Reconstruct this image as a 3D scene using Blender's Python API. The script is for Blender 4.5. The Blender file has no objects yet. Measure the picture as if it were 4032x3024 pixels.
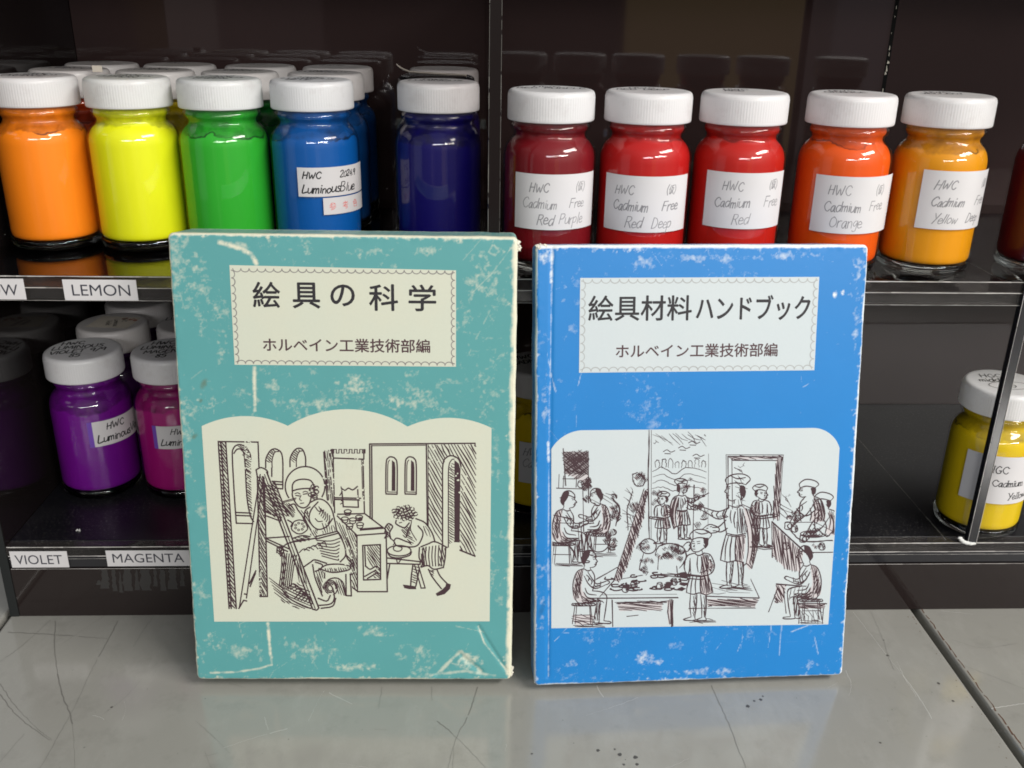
import bpy, bmesh, math, random
import numpy as np
from mathutils import Matrix, Vector

# ------------------------------------------------------------------ scene, camera, light
SC = bpy.context.scene
COL = SC.collection
MM = 0.001
PI = math.pi

cam_data = bpy.data.cameras.new("camera")
cam = bpy.data.objects.new("camera", cam_data)
COL.objects.link(cam)
cam_data.sensor_width = 36.0
cam_data.lens = 33.431
cam_data.clip_start = 0.01
cam_data.clip_end = 20.0
_p, _yaw, _roll = 0.385526, 0.0430015, 0.0181209
_f = Vector((math.sin(_yaw) * math.cos(_p), math.cos(_yaw) * math.cos(_p), -math.sin(_p)))
_r = Vector((math.cos(_yaw), -math.sin(_yaw), 0.0))
_u = _r.cross(_f)
_r2 = _r * math.cos(_roll) + _u * math.sin(_roll)
_u2 = -_r * math.sin(_roll) + _u * math.cos(_roll)
M = Matrix((_r2, _u2, -_f)).transposed().to_4x4()
M.translation = Vector((0, 0, 0.269))
cam.matrix_world = M
SC.camera = cam

world = bpy.data.worlds.new("World")
SC.world = world
world.use_nodes = True
wt = world.node_tree
bg = wt.nodes["Background"]
bg.inputs[1].default_value = 1.0


def wnode(kind, **kw):
    n = wt.nodes.new(kind)
    for k_, v_ in kw.items():
        setattr(n, k_, v_)
    return n


# a dim room: soft light from the ceiling above, darker furniture and walls of different tone all round
geo = wnode('ShaderNodeTexCoord')
sep = wnode('ShaderNodeSeparateXYZ')
wt.links.new(geo.outputs['Generated'], sep.inputs[0])
neg = wnode('ShaderNodeMath', operation='MULTIPLY')
wt.links.new(sep.outputs[1], neg.inputs[0])
neg.inputs[1].default_value = -1
az = wnode('ShaderNodeMath', operation='ARCTAN2')
wt.links.new(sep.outputs[0], az.inputs[0])
wt.links.new(neg.outputs[0], az.inputs[1])
azr = wnode('ShaderNodeMapRange')
wt.links.new(az.outputs[0], azr.inputs[0])
for i_, v_ in enumerate((-PI, PI, 0, 1)):
    azr.inputs[1 + i_].default_value = v_
ramp = wnode('ShaderNodeValToRGB')
ramp.color_ramp.interpolation = 'CONSTANT'
stops = [(-180, (.05, .05, .05)), (-80, (.16, .16, .17)), (-62, (.20, .21, .23)), (-48, (.12, .11, .11)), (-19.5, (.30, .25, .24)), (-14.6, (.15, .12, .12)), (-8.5, (.05, .042, .042)),
         (8.4, (.42, .31, .15)), (17.4, (.20, .17, .175)), (19.5, (.28, .25, .27)), (21.2, (.12, .11, .11)), (40, (.20, .19, .17)), (70, (.10, .10, .10))]
el = ramp.color_ramp.elements
while len(el) < len(stops):
    el.new(0.5)
for e_, (a_, c_) in zip(el, stops):
    e_.position = (a_ + 180) / 360
    e_.color = c_ + (1,)
wt.links.new(azr.outputs[0], ramp.inputs[0])
elev = wnode('ShaderNodeMapRange', interpolation_type='SMOOTHSTEP')
wt.links.new(sep.outputs[2], elev.inputs[0])
for i_, v_ in enumerate((0.18, 0.62, 0, 1)):
    elev.inputs[1 + i_].default_value = v_
wmix = wnode('ShaderNodeMix', data_type='RGBA')
wt.links.new(elev.outputs[0], wmix.inputs[0])
wt.links.new(ramp.outputs[0], wmix.inputs[6])
wmix.inputs[7].default_value = (0.30, 0.31, 0.32, 1)
wt.links.new(wmix.outputs[2], bg.inputs[0])


def area(name, loc, target, sx, sy, watt, col=(1, 1, 1)):
    d = bpy.data.lights.new(name, 'AREA')
    d.shape = 'RECTANGLE'
    d.size, d.size_y = sx, sy
    d.energy = watt
    d.color = col
    o = bpy.data.objects.new(name, d)
    COL.objects.link(o)
    o.location = loc
    dirv = Vector(target) - Vector(loc)
    o.rotation_euler = dirv.to_track_quat('-Z', 'Y').to_euler()
    return o


area("ceiling_or_fill_light", (1.00, -0.28, 1.08), (0.0, 0.40, 0.12), 0.85, 0.26, 21.0, (1.0, 0.97, 0.92))
area("ceiling_or_fill_light", (2.9, -4.4, 2.15), (0.0, 0.40, 0.12), 2.6, 0.40, 155.0, (1.0, 0.975, 0.93))
area("ceiling_or_fill_light", (-0.1, -4.6, 1.75), (0.0, 0.40, 0.12), 2.2, 0.35, 56.0, (0.98, 0.98, 0.98))  # frontal fill added to reach into the gap between the books
area("window_light", (-2.15, -1.05, 0.50), (0.0, 0.40, 0.15), 1.1, 1.5, 1.5, (0.90, 0.96, 1.0))

vs = SC.view_settings
vs.view_transform = 'Standard'
vs.look = 'None'
vs.exposure = 0.0
vs.gamma = 1.0
vs.use_curve_mapping = False
SC.render.engine = 'CYCLES'
SC.cycles.max_bounces = 14
SC.cycles.transparent_max_bounces = 24
SC.cycles.glossy_bounces = 6
SC.cycles.transmission_bounces = 10
SC.cycles.diffuse_bounces = 4
SC.cycles.sample_clamp_indirect = 4.0
SC.cycles.caustics_refractive = False
SC.cycles.caustics_reflective = False
SC.cycles.use_denoising = True
SC.cycles.filter_width = 1.75


# ------------------------------------------------------------------ materials
def srgb(r, g, b):
    f = lambda c: (c / 255.0) / 12.92 if c / 255.0 <= 0.04045 else ((c / 255.0 + 0.055) / 1.055) ** 2.4
    return (f(r), f(g), f(b), 1.0)


class NT:
    """small wrapper to write node trees briefly"""
    def __init__(self, name):
        self.m = bpy.data.materials.new(name)
        self.m.use_nodes = True
        self.t = self.m.node_tree
        self.b = self.t.nodes["Principled BSDF"]
        self.out = self.t.nodes["Material Output"]

    def n(self, kind, **kw):
        nd = self.t.nodes.new(kind)
        for k, v in kw.items():
            setattr(nd, k, v)
        return nd

    def put(self, sock, v):
        if isinstance(v, bpy.types.NodeSocket):
            self.t.links.new(v, sock)
        else:
            sock.default_value = v

    def math(self, op, a, b=0.0, c=0.0, clamp=False):
        nd = self.n('ShaderNodeMath', operation=op, use_clamp=clamp)
        self.put(nd.inputs[0], a)
        self.put(nd.inputs[1], b)
        self.put(nd.inputs[2], c)
        return nd.outputs[0]

    def mix(self, fac, a, b):
        nd = self.n('ShaderNodeMix', data_type='RGBA')
        self.put(nd.inputs[0], fac)
        self.put(nd.inputs[6], a)
        self.put(nd.inputs[7], b)
        return nd.outputs[2]

    def obj(self):
        return self.n('ShaderNodeTexCoord').outputs['Object']

    def noise(self, scale, detail=3.0, rough=0.55, vec=None, stretch=None, each=False):
        nd = self.n('ShaderNodeTexNoise')
        if each:        # a different pattern on every copy
            nd.noise_dimensions = '4D'
            oi = self.n('ShaderNodeObjectInfo')
            self.put(nd.inputs['W'], self.math('MULTIPLY', oi.outputs['Random'], 53.0))
        v = vec or self.obj()
        if stretch:
            mp = self.n('ShaderNodeMapping')
            self.put(mp.inputs[0], v)
            mp.inputs['Scale'].default_value = stretch
            v = mp.outputs[0]
        self.put(nd.inputs['Vector'], v)
        nd.inputs['Scale'].default_value = scale
        nd.inputs['Detail'].default_value = detail
        nd.inputs['Roughness'].default_value = rough
        return nd.outputs[0]

    def ramp(self, v, lo, hi, a=0.0, b=1.0):
        nd = self.n('ShaderNodeMapRange')
        nd.clamp = True
        self.put(nd.inputs[0], v)
        for i, x in enumerate((lo, hi, a, b)):
            nd.inputs[1 + i].default_value = x
        return nd.outputs[0]

    def bump(self, h, strength, dist=0.0005):
        nd = self.n('ShaderNodeBump')
        nd.inputs['Strength'].default_value = strength
        nd.inputs['Distance'].default_value = dist
        self.put(nd.inputs['Height'], h)
        self.t.links.new(nd.outputs[0], self.b.inputs['Normal'])

    def set(self, **kw):
        for k, v in kw.items():
            self.put(self.b.inputs[k.replace('_', ' ')], v)
        return self


def plain(name, col, rough=0.5, spec=0.5, vary=0.08, scale=120.0):
    t = NT(name)
    n = t.noise(scale, 4)
    dark = tuple(c * (1 - vary) for c in col[:3]) + (1,)
    lite = tuple(min(1, c * (1 + vary)) for c in col[:3]) + (1,)
    t.set(Base_Color=t.mix(n, dark, lite), Roughness=rough, Specular_IOR_Level=spec)
    return t.m


def make_thin_glass(name, tint=(1, 1, 1, 1), rough=0.015, haze=0.0):
    t = NT(name)
    t.t.nodes.remove(t.b)
    tr = t.n('ShaderNodeBsdfTransparent')
    tr.inputs[0].default_value = tint
    gl = t.n('ShaderNodeBsdfGlossy')
    gl.inputs['Roughness'].default_value = rough
    fr = t.n('ShaderNodeFresnel')
    fr.inputs[0].default_value = 1.5
    geo = t.n('ShaderNodeNewGeometry')
    front = t.math('SUBTRACT', 1.0, geo.outputs['Backfacing'])
    fac = t.math('MULTIPLY', fr.outputs[0], front)
    mx = t.n('ShaderNodeMixShader')
    t.put(mx.inputs[0], fac)
    t.t.links.new(tr.outputs[0], mx.inputs[1])
    t.t.links.new(gl.outputs[0], mx.inputs[2])
    last = mx
    if haze:
        df = t.n('ShaderNodeBsdfDiffuse')
        df.inputs[0].default_value = (0.62, 0.56, 0.53, 1)
        mx2 = t.n('ShaderNodeMixShader')
        sm = t.ramp(t.noise(70, 5, 0.7, stretch=(.5, 1, 1.6)), 0.35, 0.75, haze * .4, haze * 2.0)
        t.put(mx2.inputs[0], sm)
        t.t.links.new(mx.outputs[0], mx2.inputs[1])
        t.t.links.new(df.outputs[0], mx2.inputs[2])
        last = mx2
    t.t.links.new(last.outputs[0], t.out.inputs[0])
    return t.m


def make_acrylic(name, col=(0.9, 0.92, 0.92, 1), rough=0.0):
    t = NT(name)
    t.set(Base_Color=col, Roughness=rough, IOR=1.49, Transmission_Weight=1.0)
    n = t.noise(90, 3)
    t.bump(n, 0.04, 0.0003)
    return t.m


def make_paint(name, col, dirt, fill, streak=1.0):
    """paint in a jar; above the wavy fill line only a dried skin clings to the glass"""
    t = NT(name)
    o = t.obj()
    sx = t.n('ShaderNodeSeparateXYZ')
    t.put(sx.inputs[0], o)
    wob = t.noise(75, 4, 0.6, each=True)
    line = t.math('ADD', sx.outputs[2], t.math('MULTIPLY', t.math('SUBTRACT', wob, 0.5), 0.012))
    above = t.ramp(line, fill * MM - 0.0006, fill * MM + 0.0006)
    blot = t.ramp(t.noise(160, 5, 0.65, each=True), 0.40, 0.66)
    skin = t.mix(blot, tuple(0.62 * c for c in col[:3]) + (1,), dirt)
    near = t.math('ABSOLUTE', t.math('SUBTRACT', line, fill * MM))
    crack = t.math('MULTIPLY', t.ramp(near, 0.00015, 0.0005, 1.0, 0.0),
                   t.ramp(t.noise(60, 2, each=True), 0.46, 0.56))
    base = t.mix(t.ramp(t.noise(40, 4, 0.6, stretch=(1, 1, .35), each=True), 0.3, 0.75, 0.0, 0.8), col, tuple(0.8 * c for c in col[:3]) + (1,))
    body = t.mix(t.math('MULTIPLY', above, 0.75), base, skin)
    body = t.mix(t.math('MULTIPLY', crack, 0.85 * streak), body, tuple(0.25 * c for c in dirt[:3]) + (1,))
    t.set(Base_Color=body, Roughness=0.5, Specular_IOR_Level=0.25)
    return t.m


def make_desk():
    t = NT("painted_steel_grey")
    cloud = t.noise(9, 4, 0.6)
    fine = t.noise(350, 3, 0.7)
    speck = t.ramp(t.noise(420, 2, 0.5), 0.70, 0.76)
    speck2 = t.ramp(t.noise(60, 3, 0.6), 0.60, 0.70)
    rub = t.ramp(t.noise(30, 6, 0.75, stretch=(1, 0.45, 1)), 0.50, 0.74)
    grime = t.ramp(t.noise(55, 6, 0.72), 0.54, 0.76)
    c = t.mix(cloud, (0.268, 0.262, 0.236, 1), (0.308, 0.302, 0.276, 1))
    c = t.mix(t.math('MULTIPLY', rub, 0.35), c, (0.41, 0.405, 0.375, 1))
    c = t.mix(t.math('MULTIPLY', grime, 0.30), c, (0.15, 0.145, 0.13, 1))
    c = t.mix(t.math('MULTIPLY', t.math('MULTIPLY', speck, speck2), 0.7), c, (0.09, 0.085, 0.08, 1))
    t.set(Base_Color=c, Roughness=t.ramp(fine, 0.2, 0.8, 0.09, 0.17), Specular_IOR_Level=0.85)
    t.bump(t.noise(120, 3), 0.03, 0.0004)
    return t.m


def make_dark(name, col, rough, dust=0.0, spec=0.5):
    t = NT(name)
    cloud = t.noise(14, 3)
    c = t.mix(cloud, tuple(0.85 * x for x in col) + (1,), tuple(1.15 * x for x in col) + (1,))
    if dust:
        d = t.math('MULTIPLY', t.ramp(t.noise(800, 3, 0.7), 0.56, 0.68), t.ramp(t.noise(22, 3), 0.36, 0.62))
        c = t.mix(t.math('MULTIPLY', d, dust), c, (0.30, 0.29, 0.27, 1))
        veil = t.ramp(t.noise(40, 4), 0.45, 0.8, 0, 0.035 * dust * 3)
        c = t.mix(veil, c, (0.3, 0.29, 0.28, 1))
    t.set(Base_Color=c, Roughness=rough, Specular_IOR_Level=spec)
    return t.m


def make_cover(name, col, worn, stain):
    t = NT(name)
    at = t.n('ShaderNodeAttribute', attribute_name="wear")
    st = t.n('ShaderNodeAttribute', attribute_name="stain")
    fib = t.noise(1500, 2, 0.6)
    tone = t.mix(t.noise(28, 3), tuple(0.92 * c for c in col[:3]) + (1,), tuple(1.06 * c for c in col[:3]) + (1,))
    w = t.math('ADD', at.outputs['Fac'], t.math('MULTIPLY', t.math('SUBTRACT', fib, 0.5), 0.25))
    w = t.ramp(w, 0.08, 0.95)
    c = t.mix(w, tone, worn)
    c = t.mix(t.math('MULTIPLY', st.outputs['Fac'], 0.75), c, stain)
    t.set(Base_Color=c, Roughness=0.42, Specular_IOR_Level=0.35)
    t.bump(t.math('ADD', t.math('MULTIPLY', at.outputs['Fac'], -0.4), t.noise(260, 3)), 0.08, 0.0004)
    return t.m


def make_card(name, col, blotch):
    t = NT(name)
    n = t.ramp(t.noise(32, 4, 0.6), 0.40, 0.72)
    f = t.noise(900, 2)
    c = t.mix(t.math('MULTIPLY', n, 0.45), col, blotch)
    c = t.mix(t.ramp(f, 0.3, 0.7, 0, 0.06), c, tuple(0.7 * x for x in col[:3]) + (1,))
    t.set(Base_Color=c, Roughness=0.5, Specular_IOR_Level=0.3)
    return t.m


MAT = {}
MAT['glass'] = make_thin_glass("clear_glass", (0.985, 0.99, 0.985, 1))
MAT['acrylic'] = make_thin_glass("clear_acrylic", (0.90, 0.89, 0.88, 1), 0.02)
MAT['solid_glass'] = make_acrylic("solid_glass", (0.80, 0.84, 0.80, 1))
MAT['haze_acrylic'] = make_thin_glass("hazy_acrylic", (0.90, 0.89, 0.88, 1), 0.05, 0.015)
MAT['edge'] = plain("painted_glint_grey", (0.55, 0.53, 0.51, 1), 0.25, 0.6, 0.4, 300)  # pale grey for the painted glint lines on the acrylic
MAT['smoke'] = make_dark("smoky_acrylic_edge", (0.022, 0.022, 0.025), 0.06)
def make_lid(name, col):
    t = NT(name)
    n = t.noise(60, 4)
    c = t.mix(n, tuple(.96 * x for x in col) + (1,), tuple(min(1, 1.03 * x) for x in col) + (1,))
    grime = t.ramp(t.noise(90, 5, 0.7, each=True), 0.52, 0.80, 0.0, 0.38)
    c = t.mix(grime, c, (0.46, 0.40, 0.39, 1))
    smear = t.ramp(t.noise(140, 3, 0.6, stretch=(1, 1, .5), each=True), 0.70, 0.76, 0.0, 0.5)
    c = t.mix(smear, c, (0.42, 0.30, 0.30, 1))
    t.set(Base_Color=c, Roughness=t.ramp(grime, 0, .38, .30, .5), Specular_IOR_Level=0.45)
    tl = t.n('ShaderNodeBsdfTranslucent')
    t.put(tl.inputs[0], c)
    mx = t.n('ShaderNodeMixShader')
    mx.inputs[0].default_value = 0.32
    t.t.links.new(t.b.outputs[0], mx.inputs[1])
    t.t.links.new(tl.outputs[0], mx.inputs[2])
    t.t.links.new(mx.outputs[0], t.out.inputs[0])
    return t.m


MAT['lid'] = make_lid("white_plastic", (0.87, 0.87, 0.88))
MAT['lid_grey'] = make_lid("warm_grey_plastic", (0.74, 0.71, 0.70))  # darker, warmer grey than the front lids, mostly for the rear rows
MAT['black_lid'] = plain("black_plastic", (0.012, 0.012, 0.014, 1), 0.22, 0.5, 0.1, 60)
MAT['paper'] = plain("white_paper", (0.60, 0.585, 0.592, 1), 0.75, 0.2, 0.05, 70)
MAT['old_paper'] = plain("yellowed_paper", (0.55, 0.50, 0.43, 1), 0.75, 0.2, 0.10, 90)
MAT['purple_strip'] = plain("violet_paper_strip", srgb(112, 72, 170), 0.6, 0.3, 0.05)
MAT['pencil'] = plain("pencil_grey", (0.235, 0.23, 0.24, 1), 0.6, 0.3, 0.4, 900)
MAT['pen'] = plain("black_pen", (0.012, 0.012, 0.014, 1), 0.5, 0.3)
MAT['faint_pen'] = plain("faded_pen", (0.10, 0.10, 0.11, 1), 0.5, 0.3)
MAT['red_ink'] = plain("red_ink", srgb(214, 70, 60), 0.6, 0.3)
MAT['print'] = plain("brown_black_print", (0.050, 0.026, 0.032, 1), 0.55, 0.3, 0.2, 700)
MAT['title'] = plain("black_print", (0.022, 0.020, 0.024, 1), 0.5, 0.3, 0.2, 700)
MAT['wash'] = plain("pale_brown_print", (0.52, 0.49, 0.50, 1), 0.55, 0.3, 0.15, 300)
MAT['print_sub'] = plain("brown_print", (0.075, 0.040, 0.045, 1), 0.55, 0.3, 0.2, 700)
MAT['scallop'] = plain("grey_print", (0.22, 0.21, 0.20, 1), 0.55, 0.3, 0.2, 700)
MAT['scallop_pale'] = plain("pale_grey_print", (0.36, 0.37, 0.37, 1), 0.55, 0.3, 0.2, 700)
MAT['sign_text'] = plain("label_print", (0.035, 0.035, 0.05, 1), 0.5, 0.3)
MAT['desk'] = make_desk()
MAT['wall'] = make_dark("glossy_brown_acrylic", (0.027, 0.0165, 0.0160), 0.035)
MAT['side'] = make_dark("glossy_black_acrylic", (0.009, 0.007, 0.007), 0.05)
MAT['board'] = make_dark("black_board", (0.009, 0.009, 0.011), 0.22, 0.0)
MAT['dusty'] = make_dark("dusty_black_board", (0.0065, 0.0065, 0.0085), 0.34, 0.30, 0.35)
MAT['base'] = make_dark("glossy_brown_base", (0.017, 0.012, 0.0115), 0.07)
MAT['chip'] = plain("raw_chipped_edge", (0.50, 0.47, 0.40, 1), 0.8, 0.2, 0.2, 500)
MAT['gap'] = plain("dark_gap", (0.006, 0.006, 0.006, 1), 0.9, 0.1)
MAT['glue'] = plain("white_glue", (0.62, 0.62, 0.60, 1), 0.4, 0.5, 0.2, 400)
MAT['scratch_and_glint'] = plain("dark_scratch_and_glint", (0.165, 0.160, 0.145, 1), 0.4, 0.4, 0.3, 200)  # dark scratches and seam scuffs, also the painted divider glints
MAT['scratch_light'] = plain("pale_scratch", (0.42, 0.415, 0.39, 1), 0.4, 0.4, 0.15, 200)
MAT['mark'] = plain("dark_paint_fleck", (0.07, 0.065, 0.06, 1), 0.4, 0.4)
MAT['rust'] = plain("rusty_edge", (0.10, 0.055, 0.035, 1), 0.8, 0.2, 0.5, 400)
MAT['smear'] = make_dark("dried_glue_smear", (0.030, 0.028, 0.027), 0.5)


# ------------------------------------------------------------------ mesh helpers (all inputs in millimetres)
def link(name, verts, faces, mat, parent=None, smooth=False, attrs=None):
    me = bpy.data.meshes.new(name)
    v = (np.asarray(verts, float) * MM)
    me.from_pydata(v.tolist(), [], faces)
    if mat is not None:
        me.materials.append(mat)
    if attrs:
        for k, a in attrs.items():
            at = me.attributes.new(k, 'FLOAT', 'POINT')
            at.data.foreach_set('value', np.asarray(a, np.float32))
    if smooth:
        me.polygons.foreach_set('use_smooth', [True] * len(me.polygons))
    me.update()
    o = bpy.data.objects.new(name, me)
    COL.objects.link(o)
    if parent:
        o.parent = parent
    return o


def tag(o, label=None, cat=None, group=None, kind=None):
    for k, v in (('label', label), ('category', cat), ('group', group), ('kind', kind)):
        if v:
            o[k] = v
    return o


def empty(name, loc, rot=(0, 0, 0)):
    o = bpy.data.objects.new(name, None)
    COL.objects.link(o)
    o.empty_display_size = 0.02
    o.location = [c * MM for c in loc]
    o.rotation_euler = rot
    return o


def box(name, x0, x1, y0, y1, z0, z1, mat, parent=None, bevel=0.0, seg=2):
    bm = bmesh.new()
    bmesh.ops.create_cube(bm, size=1.0)
    for v in bm.verts:
        v.co = Vector(((x0 + x1) / 2 + v.co.x * (x1 - x0), (y0 + y1) / 2 + v.co.y * (y1 - y0),
                       (z0 + z1) / 2 + v.co.z * (z1 - z0))) * MM
    if bevel:
        bmesh.ops.bevel(bm, geom=bm.edges[:], offset=bevel * MM, segments=seg, affect='EDGES', profile=0.5)
    me = bpy.data.meshes.new(name)
    bm.to_mesh(me)
    bm.free()
    me.materials.append(mat)
    o = bpy.data.objects.new(name, me)
    COL.objects.link(o)
    if parent:
        o.parent = parent
    return o


def lathe(profile, n=72):
    """profile: list of (r, z); closed at ends when r == 0"""
    V, F, rings = [], [], []
    for r, z in profile:
        if r == 0:
            rings.append([len(V)])
            V.append((0, 0, z))
        else:
            rings.append(list(range(len(V), len(V) + n)))
            for i in range(n):
                a = 2 * PI * i / n
                V.append((r * math.cos(a), r * math.sin(a), z))
    for A, B in zip(rings[:-1], rings[1:]):
        for i in range(n):
            j = (i + 1) % n
            if len(A) == 1:
                F.append((A[0], B[j], B[i]))
            elif len(B) == 1:
                F.append((A[i], A[j], B[0]))
            else:
                F.append((A[i], A[j], B[j], B[i]))
    return V, F


def smooth_pts(P, k=4):
    if len(P) < 3:
        return [tuple(p) for p in P]
    P = [np.array(p, float) for p in P]
    Q = [2 * P[0] - P[1]] + P + [2 * P[-1] - P[-2]]
    out = []
    for i in range(1, len(Q) - 2):
        a, b, c, d = Q[i - 1:i + 3]
        for s in range(k):
            t = s / k
            out.append(tuple(0.5 * (2 * b + (c - a) * t + (2 * a - 5 * b + 4 * c - d) * t * t + (3 * b - 3 * c + d - a) * t ** 3)))
    out.append(tuple(P[-1]))
    return out


def dense(P, step):
    out = [P[0]]
    for a, b in zip(P[:-1], P[1:]):
        n = max(1, int(math.hypot(b[0] - a[0], b[1] - a[1]) / step))
        for i in range(1, n + 1):
            out.append((a[0] + (b[0] - a[0]) * i / n, a[1] + (b[1] - a[1]) * i / n))
    return out


class Ink:
    """collects flat strokes and fills in 2-D; map them to 3-D when built"""
    def __init__(self, seed=1):
        self.V, self.F = [], []
        self.k = 0
        self.ws = 1.0
        self.rng = random.Random(seed)

    def stroke(self, P, w, w1=None, taper=False):
        P = [p for i, p in enumerate(P) if i == 0 or math.hypot(p[0] - P[i - 1][0], p[1] - P[i - 1][1]) > 1e-6]
        n = len(P)
        if n < 2:
            return
        self.k += 1
        lift = (self.k % 40) * 0.0008
        w1 = (w if w1 is None else w1) * self.ws
        w = w * self.ws
        base = len(self.V)
        for i, p in enumerate(P):
            a, b = P[max(0, i - 1)], P[min(n - 1, i + 1)]
            dx, dy = b[0] - a[0], b[1] - a[1]
            L = math.hypot(dx, dy) or 1.0
            t = i / (n - 1)
            ww = (w + (w1 - w) * t) / 2
            if taper:
                ww *= 0.35 + 0.65 * math.sin(PI * min(1, max(0, 0.12 + 0.76 * t)))
            ex = 0.0
            if i == 0:
                ex = -ww * 0.6
            elif i == n - 1:
                ex = ww * 0.6
            cx, cy = p[0] + dx / L * ex, p[1] + dy / L * ex
            self.V.append((cx - dy / L * ww, cy + dx / L * ww, lift))
            self.V.append((cx + dy / L * ww, cy - dx / L * ww, lift))
        for i in range(n - 1):
            j = base + 2 * i
            self.F.append((j, j + 1, j + 3, j + 2))

    def fill(self, P):
        self.k += 1
        lift = (self.k % 40) * 0.0008
        b = len(self.V)
        self.V += [(x, y, lift) for x, y in P]
        tri = tess(P)
        self.F += [tuple(b + i for i in t) for t in tri]

    def hatch(self, poly, ang, gap, w, holes=(), jitter=0.25):
        ca, sa = math.cos(math.radians(ang)), math.sin(math.radians(ang))
        rot = lambda p: (p[0] * ca + p[1] * sa, -p[0] * sa + p[1] * ca)
        unrot = lambda p: (p[0] * ca - p[1] * sa, p[0] * sa + p[1] * ca)
        polys = [[rot(p) for p in poly]] + [[rot(p) for p in h] for h in holes]
        ys = [p[1] for p in polys[0]]
        y = min(ys) + gap * 0.5
        while y < max(ys):
            xs = []
            for Q in polys:
                for a, b in zip(Q, Q[1:] + Q[:1]):
                    if (a[1] > y) != (b[1] > y):
                        xs.append(a[0] + (b[0] - a[0]) * (y - a[1]) / (b[1] - a[1]))
            xs.sort()
            for x0, x1 in zip(xs[0::2], xs[1::2]):
                if x1 - x0 > gap * 0.6:
                    j = lambda: self.rng.uniform(-jitter, jitter) * gap
                    self.stroke([unrot((x0 + j(), y + j())), unrot(((x0 + x1) / 2, y + j())), unrot((x1 + j(), y + j()))],
                                w * self.rng.uniform(0.75, 1.2), taper=True)
            y += gap * self.rng.uniform(0.85, 1.15)

    def curve(self, P, w, closed=False, **kw):
        P = list(P)
        if closed:
            P = P + [P[0]]
        self.stroke(smooth_pts(P), w, **kw)

    def build(self, name, mapper, mat, parent):
        V = [mapper(x, y, l) for x, y, l in self.V]
        return link(name, V, self.F, mat, parent)


def tess(P):
    from mathutils.geometry import tessellate_polygon
    return [tuple(t) for t in tessellate_polygon([[Vector((x, y, 0)) for x, y in P]])]


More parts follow.
